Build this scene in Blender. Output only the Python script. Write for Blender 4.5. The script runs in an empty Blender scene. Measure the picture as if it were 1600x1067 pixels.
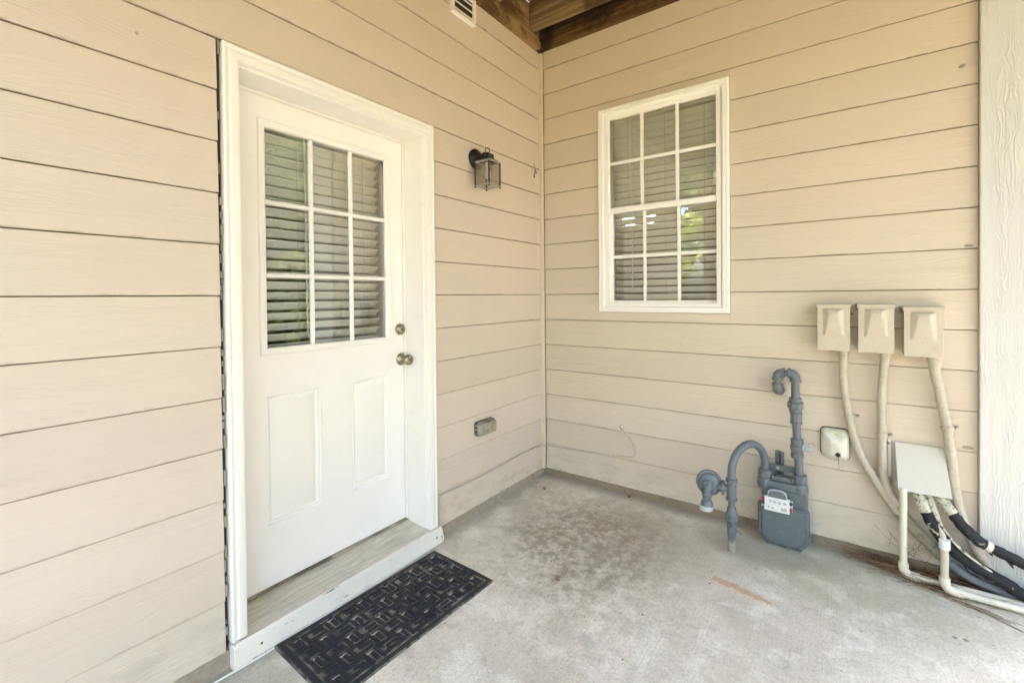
import bpy, math, random
from mathutils import Vector, Matrix, noise
random.seed(7)
R = math.radians
scene = bpy.context.scene
COL = scene.collection

# ---------------------------------------------------------------- camera
cam_data = bpy.data.cameras.new("camera")
cam = bpy.data.objects.new("camera", cam_data)
COL.objects.link(cam)
cam_data.sensor_width = 36.0
cam_data.lens = 709.51 / 1600 * 36.0
cam_data.shift_x = -(801.37 - 800) / 1600
cam_data.shift_y = -(533.5 - 470.99) / 1600
cam_data.clip_start = 0.02
cam_data.clip_end = 500
def _cam():
    yaw, pitch, roll = -0.62676, -0.010588, -0.00946
    cy, sy, cp, sp, cr, sr = math.cos(yaw), math.sin(yaw), math.cos(pitch), math.sin(pitch), math.cos(roll), math.sin(roll)
    f = Vector((sy * cp, cy * cp, sp)); r0 = Vector((cy, -sy, 0)); u0 = r0.cross(f)
    r = r0 * cr + u0 * sr; u = -r0 * sr + u0 * cr
    m = Matrix(((r.x, u.x, -f.x, 1.7436), (r.y, u.y, -f.y, -2.7717), (r.z, u.z, -f.z, 1.2753), (0, 0, 0, 1)))
    cam.matrix_world = m
_cam()
scene.camera = cam

# ---------------------------------------------------------------- world, sun, exposure
SUN_ELEV, SUN_AZ = R(50), R(-22)     # azimuth clockwise from +Y: the sun stands behind the house, the patio is in open shade
world = bpy.data.worlds.new("World"); scene.world = world
world.use_nodes = True
wn = world.node_tree; wn.nodes.clear()
wo = wn.nodes.new('ShaderNodeOutputWorld'); bg = wn.nodes.new('ShaderNodeBackground')
sky = wn.nodes.new('ShaderNodeTexSky'); sky.sky_type = 'NISHITA'; sky.sun_disc = False
sky.sun_elevation = SUN_ELEV; sky.sun_rotation = SUN_AZ
sky.air_density = 1.0; sky.dust_density = 8.0; sky.ozone_density = 0.5
bg.inputs['Strength'].default_value = 0.15
wn.links.new(sky.outputs[0], bg.inputs[0]); wn.links.new(bg.outputs[0], wo.inputs[0])
sd = bpy.data.lights.new("sun", 'SUN'); sd.energy = 2.6; sd.angle = R(6); sd.color = (1.0, 0.90, 0.80)
so = bpy.data.objects.new("sun", sd); COL.objects.link(so)
dirv = Vector((math.sin(SUN_AZ) * math.cos(SUN_ELEV), math.cos(SUN_AZ) * math.cos(SUN_ELEV), math.sin(SUN_ELEV)))
so.rotation_euler = dirv.to_track_quat('Z', 'Y').to_euler()
so.location = dirv * 20
scene.view_settings.view_transform = 'Standard'; scene.view_settings.look = 'None'
scene.view_settings.gamma = 1.0
scene.view_settings.exposure = 4.45
scene.cycles.max_bounces = 10; scene.cycles.diffuse_bounces = 6
scene.cycles.transparent_max_bounces = 16

# ---------------------------------------------------------------- node helpers
class NT:
    def __init__(s, name):
        s.m = bpy.data.materials.new(name); s.m.use_nodes = True
        s.t = s.m.node_tree; s.b = s.t.nodes['Principled BSDF']; s.out = s.t.nodes['Material Output']
        s._c = None
    def n(s, k, **kw):
        nd = s.t.nodes.new(k)
        for a, v in kw.items(): setattr(nd, a, v)
        return nd
    def l(s, a, b): s.t.links.new(a, b)
    def put(s, v, sock):
        if hasattr(v, 'is_output'): s.l(v, sock)
        elif isinstance(v, (tuple, list)) and len(v) == 3 and sock.type == 'RGBA': sock.default_value = (*v, 1)
        else: sock.default_value = v
    def co(s):
        if s._c is None: s._c = s.n('ShaderNodeTexCoord').outputs['Object']
        return s._c
    def xyz(s, v=None):
        nd = s.n('ShaderNodeSeparateXYZ'); s.l(v if v is not None else s.co(), nd.inputs[0]); return nd.outputs
    def comb(s, x, y, z):
        nd = s.n('ShaderNodeCombineXYZ')
        for i, v in enumerate((x, y, z)): s.put(v, nd.inputs[i])
        return nd.outputs[0]
    def ma(s, op, a, b=0.0, c=0.0, clamp=False):
        nd = s.n('ShaderNodeMath', operation=op, use_clamp=clamp)
        s.put(a, nd.inputs[0]); s.put(b, nd.inputs[1]); s.put(c, nd.inputs[2]); return nd.outputs[0]
    def noise(s, vec=None, scale=5, detail=3, rough=.5, dist=0, col=False):
        nd = s.n('ShaderNodeTexNoise'); s.l(vec if vec is not None else s.co(), nd.inputs['Vector'])
        nd.inputs['Scale'].default_value = scale; nd.inputs['Detail'].default_value = detail
        nd.inputs['Roughness'].default_value = rough; nd.inputs['Distortion'].default_value = dist
        return nd.outputs[1 if col else 0]
    def ramp(s, v, lo, hi, a=0.0, b=1.0, smooth=True):
        nd = s.n('ShaderNodeMapRange', interpolation_type='SMOOTHSTEP' if smooth else 'LINEAR')
        s.put(v, nd.inputs[0])
        for i, q in enumerate((lo, hi, a, b)): nd.inputs[i + 1].default_value = q
        return nd.outputs[0]
    def mix(s, f, a, b, blend='MIX'):
        nd = s.n('ShaderNodeMix', data_type='RGBA', blend_type=blend)
        s.put(f, nd.inputs[0]); s.put(a, nd.inputs[6]); s.put(b, nd.inputs[7]); return nd.outputs[2]
    def bump(s, h, dist=.001, strength=1.0, normal=None):
        nd = s.n('ShaderNodeBump'); nd.inputs['Strength'].default_value = strength; nd.inputs['Distance'].default_value = dist
        s.l(h, nd.inputs['Height'])
        if normal is not None: s.l(normal, nd.inputs['Normal'])
        return nd.outputs[0]
    def done(s, col=None, rough=None, metal=None, nrm=None, spec=None):
        if col is not None: s.put(col, s.b.inputs['Base Color'])
        if rough is not None: s.put(rough, s.b.inputs['Roughness'])
        if metal is not None: s.put(metal, s.b.inputs['Metallic'])
        if spec is not None: s.put(spec, s.b.inputs['Specular IOR Level'])
        if nrm is not None: s.l(nrm, s.b.inputs['Normal'])
        return s.m

EXP = 0.1778          # siding exposure
Z0 = 0.045            # underside of lowest board

def paint(name, col, rough=.5, dirt=(.25, .22, .17), amount=.25, scale=9, bumps=.0004, metal=0, spec=.4):
    t = NT(name)
    n1 = t.noise(scale=scale, detail=6, rough=.65); n2 = t.noise(scale=scale * 6, detail=4, rough=.6)
    f = t.ma('MULTIPLY', t.ramp(n1, .48, .78), t.ramp(n2, .35, .7)); f = t.ma('MULTIPLY', f, amount)
    c = t.mix(f, col, dirt)
    c = t.mix(t.ramp(n2, .3, .8, 0, .10), c, tuple(min(1, q * 1.12) for q in col))
    return t.done(c, t.ramp(n1, .3, .7, rough - .07, rough + .1), metal, t.bump(n2, bumps, .6), spec)

def siding_mat(name, axis, col, vertical=False, strength=1.0):
    """painted fibre-cement boards with an embossed cedar grain; 'axis' is the direction along the board"""
    t = NT(name); X, Y, Z = t.xyz()[0], t.xyz()[1], t.xyz()[2]
    if vertical:
        s_, z_ = Z, (X if axis == 'x' else Y); idn = t.ma('FLOOR', t.ma('MULTIPLY', z_, 3.1))
    else:
        s_, z_ = (Y if axis == 'y' else X), Z
        idn = t.ma('FLOOR', t.ma('DIVIDE', t.ma('SUBTRACT', Z, Z0), EXP))
    off = t.ma('MULTIPLY', idn, 7.31)
    v = t.comb(t.ma('MULTIPLY', s_, 1.15 if not vertical else 7.0), t.ma('MULTIPLY', z_, 9.0 if not vertical else 26.0), off)
    warp = t.noise(v, 1.0, 2, .5, .35)
    v2 = t.comb(t.ma('MULTIPLY', s_, 9.0), t.ma('MULTIPLY', z_, 60.0), off)
    w2 = t.noise(v2, 1.0, 3, .6)
    ph = t.ma('ADD', t.ma('MULTIPLY', z_, 620.0 if not vertical else 560.0), t.ma('MULTIPLY', warp, 95.0 if not vertical else 42.0))
    ph = t.ma('ADD', ph, t.ma('MULTIPLY', w2, 5.0))
    sn = t.ma('SINE', ph)
    ridge = t.ma('POWER', t.ma('MULTIPLY', t.ma('ADD', sn, 1.0), .5), 2.2)
    v3 = t.comb(t.ma('MULTIPLY', s_, 1.8), t.ma('MULTIPLY', z_, 22.0), off)
    mask = t.ramp(t.noise(v3, 1.0, 4, .6), .34, .66, .12, 1.0)
    h = t.ma('MULTIPLY', ridge, mask)
    fine = t.noise(t.comb(t.ma('MULTIPLY', s_, 30.0), t.ma('MULTIPLY', z_, 420.0), off), 1.0, 3, .7)
    h = t.ma('ADD', h, t.ma('MULTIPLY', fine, .55))
    # paint: faint variation from board to board, specks and scuffs
    wn_ = t.n('ShaderNodeTexWhiteNoise', noise_dimensions='1D'); t.l(idn, wn_.inputs['W'])
    val = t.ramp(wn_.outputs[0], 0, 1, .965, 1.03, False)
    big = t.noise(scale=1.7, detail=4, rough=.6)
    c = t.mix(t.ramp(big, .35, .7, 0, .16), col, (col[0] * .86, col[1] * .85, col[2] * .82))
    vm = t.n('ShaderNodeVectorMath', operation='SCALE'); t.l(c, vm.inputs[0]); t.l(val, vm.inputs['Scale']); c = vm.outputs[0]
    vor = t.n('ShaderNodeTexVoronoi'); t.l(t.co(), vor.inputs['Vector']); vor.inputs['Scale'].default_value = 5.2
    vor.inputs['Randomness'].default_value = 1
    spk = t.ramp(vor.outputs['Distance'], .018, .032, 1, 0)
    gate = t.ramp(t.noise(scale=2.3, detail=1), .50, .58)
    c = t.mix(t.ma('MULTIPLY', t.ma('MULTIPLY', spk, gate), .75), c, (.09, .06, .035))
    c = t.mix(t.ma('MULTIPLY', t.ramp(t.noise(t.comb(t.ma('MULTIPLY', s_, 6), t.ma('MULTIPLY', z_, 30), off), 1, 5, .7), .60, .80), .22), c, (.30, .24, .17))
    if not vertical:
        gz = t.ma('MULTIPLY', t.ramp(Z, .05, .30, 1, 0), t.ramp(t.noise(t.comb(t.ma('MULTIPLY', s_, 7.0), t.ma('MULTIPLY', z_, 16.0), 3.0), 1, 6, .7), .42, .68))
        c = t.mix(t.ma('MULTIPLY', gz, .38), c, (.30, .24, .17))
        ed = t.ma('MULTIPLY', t.ramp(t.ma('FRACT', t.ma('DIVIDE', t.ma('SUBTRACT', Z, Z0), EXP)), .0, .05, 1, 0), t.ramp(t.noise(t.comb(t.ma('MULTIPLY', s_, 14.0), t.ma('MULTIPLY', z_, 40.0), off), 1, 5, .7), .45, .65))
        c = t.mix(t.ma('MULTIPLY', ed, .5), c, (.28, .21, .14))
    nb = t.bump(h, .00085 * strength, .8)
    return t.done(c, .62, 0, nb, .3)

def wood_mat(name, axis, light, dark, scale=1.0, rough=.8):
    t = NT(name); o = t.xyz(); d = {'x': 0, 'y': 1, 'z': 2}[axis]
    sc = [26 * scale] * 3; sc[d] = 1.3 * scale
    v = t.comb(*[t.ma('MULTIPLY', o[i], sc[i]) for i in range(3)])
    n1 = t.noise(v, 1, 5, .65, .8); sc2 = [190 * scale] * 3; sc2[d] = 5 * scale
    n2 = t.noise(t.comb(*[t.ma('MULTIPLY', o[i], sc2[i]) for i in range(3)]), 1, 3, .6)
    big = t.noise(scale=3.2, detail=4, rough=.6)
    c = t.mix(t.ramp(n1, .36, .64), light, dark)
    c = t.mix(t.ramp(n2, .5, .8, 0, .6), c, tuple(q * .45 for q in dark))
    c = t.mix(t.ramp(big, .47, .60, 0, .85), c, tuple(q * .4 for q in dark))
    h = t.ma('ADD', n1, t.ma('MULTIPLY', n2, .6))
    return t.done(c, rough, 0, t.bump(h, .0022, .8), .2)

# ---------------------------------------------------------------- materials
M = {}
SID = (.66, .555, .445)
M['siding_a'] = siding_mat('siding_paint_door_wall', 'y', (.645, .551, .461))  # one paint on both walls; this base is tinted paler for its sky light
M['siding_b'] = siding_mat('siding_paint_window_wall', 'x', (.612, .525, .425))  # same paint, tinted darker and yellower to hold this wall's dimmer light
M['corner'] = siding_mat('white_rough_trim_board', 'x', (.60, .59, .565), True, 2.6)
M['inner_trim'] = paint('corner_strip_paint', (.66, .57, .46), .6, amount=.5)
M['casing'] = paint('cream_casing_paint', (.86, .82, .77), .42, (.28, .24, .17), .16, 14, .0001)
M['door'] = paint('door_paint', (.87, .835, .80), .38, (.36, .33, .27), .16, 7, .0001)
M['vinyl'] = paint('white_window_vinyl', (.87, .845, .815), .35, (.4, .37, .3), .08, 8, .00005)
M['beige'] = paint('beige_box_paint', (.52, .455, .365), .45, (.22, .17, .11), .6, 20)
M['conduit'] = paint('beige_conduit_plastic', (.49, .43, .34), .5, (.22, .17, .10), .7, 16)
M['blind'] = paint('blind_slat_plastic', (.88, .88, .86), .5, amount=.05)
M['cord'] = paint('blind_cord', (.62, .58, .5), .8, amount=.1)
M['black_metal'] = paint('black_lamp_paint', (.012, .012, .013), .35, (.12, .11, .1), .5, 30)
M['worn_edge'] = paint('worn_pale_lamp_edge', (.34, .32, .27), .45, (.05, .05, .05), .9, 40)
M['brass'] = paint('aged_brass', (.36, .31, .23), .3, (.12, .09, .05), .8, 60, .0002, 1.0)
M['meter'] = paint('grey_meter_paint', (.125, .142, .152), .34, (.30, .30, .29), .5, 26, .0006)
M['meter_dark'] = paint('dark_meter_rubber', (.04, .045, .05), .6)
M['vent_cap'] = paint('pale_vent_cap', (.42, .45, .46), .6)
M['index_white'] = paint('index_plate_white', (.72, .72, .70), .4, amount=.2)
M['ink'] = paint('black_dial_ink', (.02, .02, .02), .6, amount=0)
M['red'] = paint('red_plastic', (.42, .03, .025), .4, amount=.2)
M['pvc'] = paint('white_pvc', (.72, .66, .54), .35, (.3, .24, .15), .5, 12)
M['pvc_old'] = paint('tan_painted_pvc', (.56, .49, .39), .5, (.25, .19, .12), .6, 12)
M['white_pvc'] = paint('clean_white_pvc', (.78, .79, .80), .35, amount=.2)
M['grey_conduit'] = paint('weathered_grey_conduit', (.20, .215, .24), .55, (.36, .33, .27), .6, 12)
M['green_conduit'] = None
M['screw'] = paint('dull_screw', (.35, .34, .31), .45, metal=.7)
M['rust'] = paint('rusty_nail', (.30, .10, .03), .8)
M['cable'] = paint('painted_cable', (.50, .45, .38), .55)
M['white_cable'] = paint('white_cable', (.78, .76, .72), .45)
M['caulk'] = paint('old_grey_caulk', (.30, .27, .22), .8)
M['rubber_black'] = paint('black_rubber_grommet', (.012, .012, .014), .4)
M['threshold'] = wood_mat('worn_threshold_wood', 'y', (.46, .40, .31), (.2, .15, .1))
M['hood'] = paint('hood_paint', (.60, .565, .50), .5, (.3, .26, .2), .3, 12)
M['cream_cover'] = None
M['sheath'] = paint('dark_gap_backing', (.035, .03, .022), .95)  # near-black that paints the shade inside open gaps
M['sheathing'] = paint('shaded_brown_sheathing', (.36, .245, .16), .95)
M['interior'] = paint('interior_wall_paint', (.42, .38, .32), .9)
M['roomfloor'] = paint('interior_floor', (.15, .1, .06), .8)
M['ledger'] = wood_mat('treated_ledger_wood', 'y', (.36, .235, .115), (.18, .10, .04))
M['joist'] = wood_mat('weathered_joist_wood', 'x', (.32, .225, .12), (.15, .10, .05))
M['rim'] = wood_mat('dark_rim_wood', 'x', (.15, .085, .035), (.05, .025, .01))
M['deckboard'] = wood_mat('deck_board_wood', 'y', (.42, .235, .07), (.24, .12, .03))
M['post'] = wood_mat('deck_post_wood', 'z', (.36, .25, .14), (.2, .12, .06))
M['leafbrown'] = paint('dry_leaf', (.10, .045, .02), .9)
M['acorn'] = paint('acorn_brown', (.26, .13, .06), .6)
M['bark'] = wood_mat('bark', 'z', (.15, .11, .08), (.06, .04, .03))

def mk_cover():
    t = NT('algae_stained_cream_plastic'); n1 = t.noise(scale=26, detail=6, rough=.7); z = t.xyz()[2]
    f = t.ma('MULTIPLY', t.ramp(n1, .46, .62), t.ramp(z, .08, .15, .2, .9))
    c = t.mix(f, (.72, .70, .60), (.45, .46, .27))
    return t.done(c, .5, 0, t.bump(n1, .0004, .5), .4)
M['cream_cover'] = mk_cover()

def mk_weathered():
    t = NT('conduit_mildewed_then_grey'); g = t.n('ShaderNodeNewGeometry').outputs['Position']; x = t.xyz(g)[0]
    n = t.noise(g, 22, 5, .7); f = t.ramp(t.ma('ADD', x, t.ma('MULTIPLY', n, .12)), 2.10, 2.20)
    c = t.mix(f, (.30, .26, .17), (.19, .205, .235)); c = t.mix(t.ramp(n, .52, .68, 0, .7), c, (.09, .085, .06)); c = t.mix(t.ramp(n, .30, .42, .5, 0), c, (.42, .39, .31))
    return t.done(c, .6, 0, t.bump(n, .001, .6), .35)
M['green_conduit'] = mk_weathered()

def mk_foam():
    t = NT('torn_black_foam_insulation')
    n1 = t.noise(scale=34, detail=6, rough=.7, dist=.6); n2 = t.noise(scale=11, detail=3, rough=.6)
    x = t.xyz()[0]
    f = t.ma('MULTIPLY', t.ramp(n1, .53, .58), t.ramp(t.ma('ADD', n2, t.ramp(x, .0, .19, .12, -.12)), .53, .58))
    c = t.mix(f, (.014, .015, .017), (.50, .47, .36))
    c = t.mix(t.ramp(n1, .3, .42, .35, 0), c, (.09, .10, .11))
    return t.done(c, .62, 0, t.bump(n1, .004, .9), .3)
M['foam'] = mk_foam()
def mk_tape():
    t = NT('peeling_tan_tape'); n1 = t.noise(scale=38, detail=6, rough=.7, dist=.5)
    c = t.mix(t.ramp(n1, .52, .58), (.55, .52, .40), (.04, .04, .04))
    return t.done(c, .55, 0, t.bump(n1, .003, .8), .35)
M['tape'] = mk_tape()

def mk_glass():
    t = NT('window_glass'); tr = t.n('ShaderNodeBsdfTransparent'); tr.inputs[0].default_value = (.965, .975, .97, 1)
    gl = t.n('ShaderNodeBsdfGlossy'); gl.inputs['Roughness'].default_value = .004
    gl.inputs[0].default_value = (1, 1, 1, 1)
    nz = t.noise(scale=1.5, detail=0); nb = t.bump(nz, .0006, .15); t.l(nb, gl.inputs['Normal'])
    fr = t.n('ShaderNodeFresnel'); fr.inputs[0].default_value = 1.52
    f = t.ma('MULTIPLY', fr.outputs[0], 1.8, clamp=True)
    mx = t.n('ShaderNodeMixShader'); t.l(f, mx.inputs[0]); t.l(tr.outputs[0], mx.inputs[1]); t.l(gl.outputs[0], mx.inputs[2])
    t.l(mx.outputs[0], t.out.inputs[0]); return t.m
M['glass'] = mk_glass()
def mk_lampglass():
    t = NT('dusty_lantern_glass'); tr = t.n('ShaderNodeBsdfTransparent'); tr.inputs[0].default_value = (.90, .88, .84, 1)
    df = t.n('ShaderNodeBsdfDiffuse'); df.inputs[0].default_value = (.45, .42, .36, 1)
    gl = t.n('ShaderNodeBsdfGlossy'); gl.inputs['Roughness'].default_value = .1
    m1 = t.n('ShaderNodeMixShader'); m1.inputs[0].default_value = .10; t.l(tr.outputs[0], m1.inputs[1]); t.l(df.outputs[0], m1.inputs[2])
    m2 = t.n('ShaderNodeMixShader'); m2.inputs[0].default_value = .06; t.l(m1.outputs[0], m2.inputs[1]); t.l(gl.outputs[0], m2.inputs[2])
    t.l(m2.outputs[0], t.out.inputs[0]); return t.m
M['lampglass'] = mk_lampglass()
def mk_clear():
    t = NT('cloudy_clear_plastic'); tr = t.n('ShaderNodeBsdfTransparent'); tr.inputs[0].default_value = (.8, .8, .72, 1)
    df = t.n('ShaderNodeBsdfPrincipled'); df.inputs[0].default_value = (.47, .44, .33, 1); df.inputs['Roughness'].default_value = .25
    m1 = t.n('ShaderNodeMixShader'); t.l(t.ramp(t.noise(scale=35, detail=4), .3, .7, .40, .75), m1.inputs[0])
    t.l(tr.outputs[0], m1.inputs[1]); t.l(df.outputs[0], m1.inputs[2]); t.l(m1.outputs[0], t.out.inputs[0]); return t.m
M['clear'] = mk_clear()
def mk_bulb():
    t = NT('lit_warm_bulb'); t.b.inputs['Emission Color'].default_value = (1, .72, .38, 1)
    t.b.inputs['Emission Strength'].default_value = 1.6; return t.m
M['bulb'] = mk_bulb()

def mk_concrete():
    t = NT('broomed_concrete'); X, Y, Z = t.xyz()[0], t.xyz()[1], t.xyz()[2]
    big = t.noise(scale=1.6, detail=5, rough=.6, dist=.4); mid = t.noise(scale=6.5, detail=6, rough=.65, dist=.3)
    fine = t.noise(scale=120, detail=4, rough=.7); grit = t.noise(scale=420, detail=2, rough=.6)
    broom = t.noise(t.comb(t.ma('MULTIPLY', X, 170.0), t.ma('MULTIPLY', Y, 3.0), 0.0), 1, 3, .6, .2)
    c = t.mix(t.ramp(big, .32, .68), (.74, .665, .56), (.56, .50, .40))
    c = t.mix(t.ramp(mid, .48, .62, 0, .6), c, (.80, .755, .66))
    def blob(cx, cy, rx, ry, lo, hi, nz=mid, k=.9):
        dx = t.ma('DIVIDE', t.ma('SUBTRACT', X, cx), rx); dy = t.ma('DIVIDE', t.ma('SUBTRACT', Y, cy), ry)
        d = t.ma('SQRT', t.ma('ADD', t.ma('MULTIPLY', dx, dx), t.ma('MULTIPLY', dy, dy)))
        d = t.ma('ADD', d, t.ma('MULTIPLY', t.ma('SUBTRACT', nz, .5), k)); return t.ramp(d, lo, hi, 1, 0)
    mot = t.noise(scale=21, detail=8, rough=.78, dist=.05)
    # large brown scuffed stain in front of the corner, with mottling
    st = t.ma('MULTIPLY', blob(.66, -.66, .52, .58, .35, 1.15), t.ramp(mot, .40, .58, .25, 1))
    c = t.mix(t.ma('MULTIPLY', st, .80), c, (.20, .15, .10))
    st = t.ma('MULTIPLY', blob(.95, -.45, .62, .34, .4, 1.2), t.ramp(mid, .35, .7, .2, 1))
    c = t.mix(t.ma('MULTIPLY', st, .62), c, (.26, .19, .12))
    st = t.ma('MULTIPLY', blob(.95, -1.15, .55, .5, .3, 1.2), t.ramp(mot, .45, .7, 0, 1))
    c = t.mix(t.ma('MULTIPLY', st, .45), c, (.27, .22, .16))
    # dirt line along the window wall, dark patch about the meter, algae near the pipes and by the door
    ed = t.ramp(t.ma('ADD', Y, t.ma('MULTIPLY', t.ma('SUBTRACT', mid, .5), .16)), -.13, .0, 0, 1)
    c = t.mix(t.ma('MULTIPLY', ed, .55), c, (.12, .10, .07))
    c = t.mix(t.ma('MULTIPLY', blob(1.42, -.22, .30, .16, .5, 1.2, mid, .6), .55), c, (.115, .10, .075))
    c = t.mix(t.ma('MULTIPLY', blob(1.80, -.22, .65, .34, .3, 1.25), .42), c, (.30, .33, .18))
    c = t.mix(t.ma('MULTIPLY', blob(.05, -2.15, .35, .3, .3, 1.25), .5), c, (.17, .18, .10))
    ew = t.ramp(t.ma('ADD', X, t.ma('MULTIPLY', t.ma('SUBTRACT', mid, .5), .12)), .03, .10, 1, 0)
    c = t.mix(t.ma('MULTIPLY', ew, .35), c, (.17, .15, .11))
    # orange-tan bare streak and dark red paint spots
    def seg(ax, ay, bx, by, w, nz, k):
        L2 = (bx - ax) ** 2 + (by - ay) ** 2
        px, py = t.ma('SUBTRACT', X, ax), t.ma('SUBTRACT', Y, ay)
        h = t.ma('DIVIDE', t.ma('ADD', t.ma('MULTIPLY', px, bx - ax), t.ma('MULTIPLY', py, by - ay)), L2, clamp=True)
        dx = t.ma('SUBTRACT', px, t.ma('MULTIPLY', h, bx - ax)); dy = t.ma('SUBTRACT', py, t.ma('MULTIPLY', h, by - ay))
        d = t.ma('SQRT', t.ma('ADD', t.ma('MULTIPLY', dx, dx), t.ma('MULTIPLY', dy, dy)))
        d = t.ma('ADD', d, t.ma('MULTIPLY', t.ma('SUBTRACT', nz, .5), k)); return t.ramp(d, w - .003, w + .003, 1, 0)
    n40 = t.noise(scale=38, detail=4, rough=.6)
    o = t.ma('MAXIMUM', seg(1.285, -.592, 1.36, -.600, .020, n40, .055), seg(1.36, -.602, 1.49, -.630, .016, n40, .05))
    c = t.mix(t.ma('MULTIPLY', o, .9), c, (.54, .33, .18))
    vor = t.n('ShaderNodeTexVoronoi'); t.l(t.co(), vor.inputs['Vector']); vor.inputs['Scale'].default_value = 34
    sp = t.ma('MULTIPLY', t.ramp(vor.outputs['Distance'], .26, .34, 1, 0), t.ma('MAXIMUM', blob(2.095, -.468, .042, .028, .7, 1.0, n40, .2), blob(2.06, -.36, .022, .02, .7, 1.0, n40, .2)))
    c = t.mix(t.ma('MULTIPLY', sp, .75), c, (.14, .055, .065))
    cr = t.n('ShaderNodeTexVoronoi', feature='DISTANCE_TO_EDGE'); dv = t.n('ShaderNodeVectorMath', operation='ADD'); t.l(t.co(), dv.inputs[0])
    dn = t.n('ShaderNodeVectorMath', operation='SCALE'); t.l(t.noise(scale=9, detail=4, col=True), dn.inputs[0]); dn.inputs['Scale'].default_value = .10; t.l(dn.outputs[0], dv.inputs[1]); t.l(dv.outputs[0], cr.inputs['Vector']); cr.inputs['Scale'].default_value = .9
    ck = t.ma('MULTIPLY', t.ramp(cr.outputs['Distance'], .0006, .0022, 1, 0), t.ramp(big, .50, .56)); c = t.mix(t.ma('MULTIPLY', ck, .22), c, (.16, .14, .11))
    # specks, pits
    v2 = t.n('ShaderNodeTexVoronoi'); t.l(t.co(), v2.inputs['Vector']); v2.inputs['Scale'].default_value = 22
    s2 = t.ma('MULTIPLY', t.ramp(v2.outputs['Distance'], .06, .12, 1, 0), t.ramp(t.noise(scale=9, detail=2), .55, .62))
    c = t.mix(t.ma('MULTIPLY', s2, .6), c, (.11, .08, .05))
    v3 = t.n('ShaderNodeTexVoronoi'); t.l(t.co(), v3.inputs['Vector']); v3.inputs['Scale'].default_value = 48
    s3 = t.ma('MULTIPLY', t.ramp(v3.outputs['Distance'], .07, .13, 1, 0), t.ramp(t.noise(scale=7.3, detail=2), .56, .62))
    c = t.mix(t.ma('MULTIPLY', s3, .6), c, (.68, .68, .64))
    mo = t.noise(scale=11, detail=7, rough=.72, dist=.3); c = t.mix(t.ramp(mo, .50, .70, 0, .5), c, (.36, .33, .27))
    c = t.mix(t.ramp(fine, .42, .72, 0, .45), c, (.25, .235, .195))
    c = t.mix(t.ramp(grit, .5, .75, 0, .4), c, (.74, .72, .67))
    c = t.mix(t.ramp(broom, .4, .8, 0, .22), c, (.26, .26, .23))
    h = t.ma('ADD', t.ma('ADD', t.ma('MULTIPLY', fine, .5), t.ma('MULTIPLY', broom, .7)), t.ma('MULTIPLY', mid, .7))
    return t.done(c, .85, 0, t.bump(h, .0022, .7), .25)
M['concrete'] = mk_concrete()

def mk_found():
    t = NT('foundation_concrete'); n = t.noise(scale=24, detail=6, rough=.7); z = t.xyz()[2]
    c = t.mix(t.ramp(n, .4, .62), (.40, .33, .27), (.33, .265, .205))
    return t.done(c, .9, 0, t.bump(n, .004, .8), .2)
M['found'] = mk_found()

M['found_b'] = paint('soil_stained_foundation', (.27, .21, .145), .9, (.10, .075, .05), .9, 14, .002)
def mk_sillwood():
    t = NT('worn_grooved_sill'); X, Y, Z = t.xyz()[0], t.xyz()[1], t.xyz()[2]
    g = t.ma('SINE', t.ma('MULTIPLY', X, 2 * math.pi / .0085)); n = t.noise(t.comb(t.ma('MULTIPLY', X, 90), t.ma('MULTIPLY', Y, 6), 0.0), 1, 5, .7)
    m = t.noise(scale=9, detail=5, rough=.7)
    c = t.mix(t.ramp(n, .35, .68), (.74, .69, .59), (.52, .47, .375))
    c = t.mix(t.ma('MULTIPLY', t.ramp(m, .5, .7), .5), c, (.42, .40, .35))
    c = t.mix(t.ramp(g, -1, -.4, .45, 0), c, (.14, .12, .09))
    return t.done(c, .8, 0, t.bump(t.ma('ADD', g, t.ma('MULTIPLY', n, 2)), .001, .8), .2)
M['sill'] = mk_sillwood()
def mk_sillboard():
    t = NT('peeling_white_board'); n = t.noise(t.comb(t.ma('MULTIPLY', t.xyz()[0], 20.0), t.ma('MULTIPLY', t.xyz()[1], 5.0), t.ma('MULTIPLY', t.xyz()[2], 34.0)), 1, 7, .72, .6)
    m = t.noise(scale=13, detail=5, rough=.7)
    f = t.ma('MULTIPLY', t.ramp(n, .60, .64), t.ramp(m, .46, .56))
    c = t.mix(f, (.84, .79, .71), (.17, .15, .11)); c = t.mix(t.ramp(m, .45, .75, 0, .2), c, (.6, .58, .54))
    zz = t.ramp(t.ma('ADD', t.xyz()[2], t.ma('MULTIPLY', m, .03)), -.105, -.075, .6, 0)
    c = t.mix(zz, c, (.22, .2, .16))
    return t.done(c, .55, 0, t.bump(t.ma('SUBTRACT', n, f), .0015, .8), .35)
M['sillboard'] = mk_sillboard()

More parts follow.
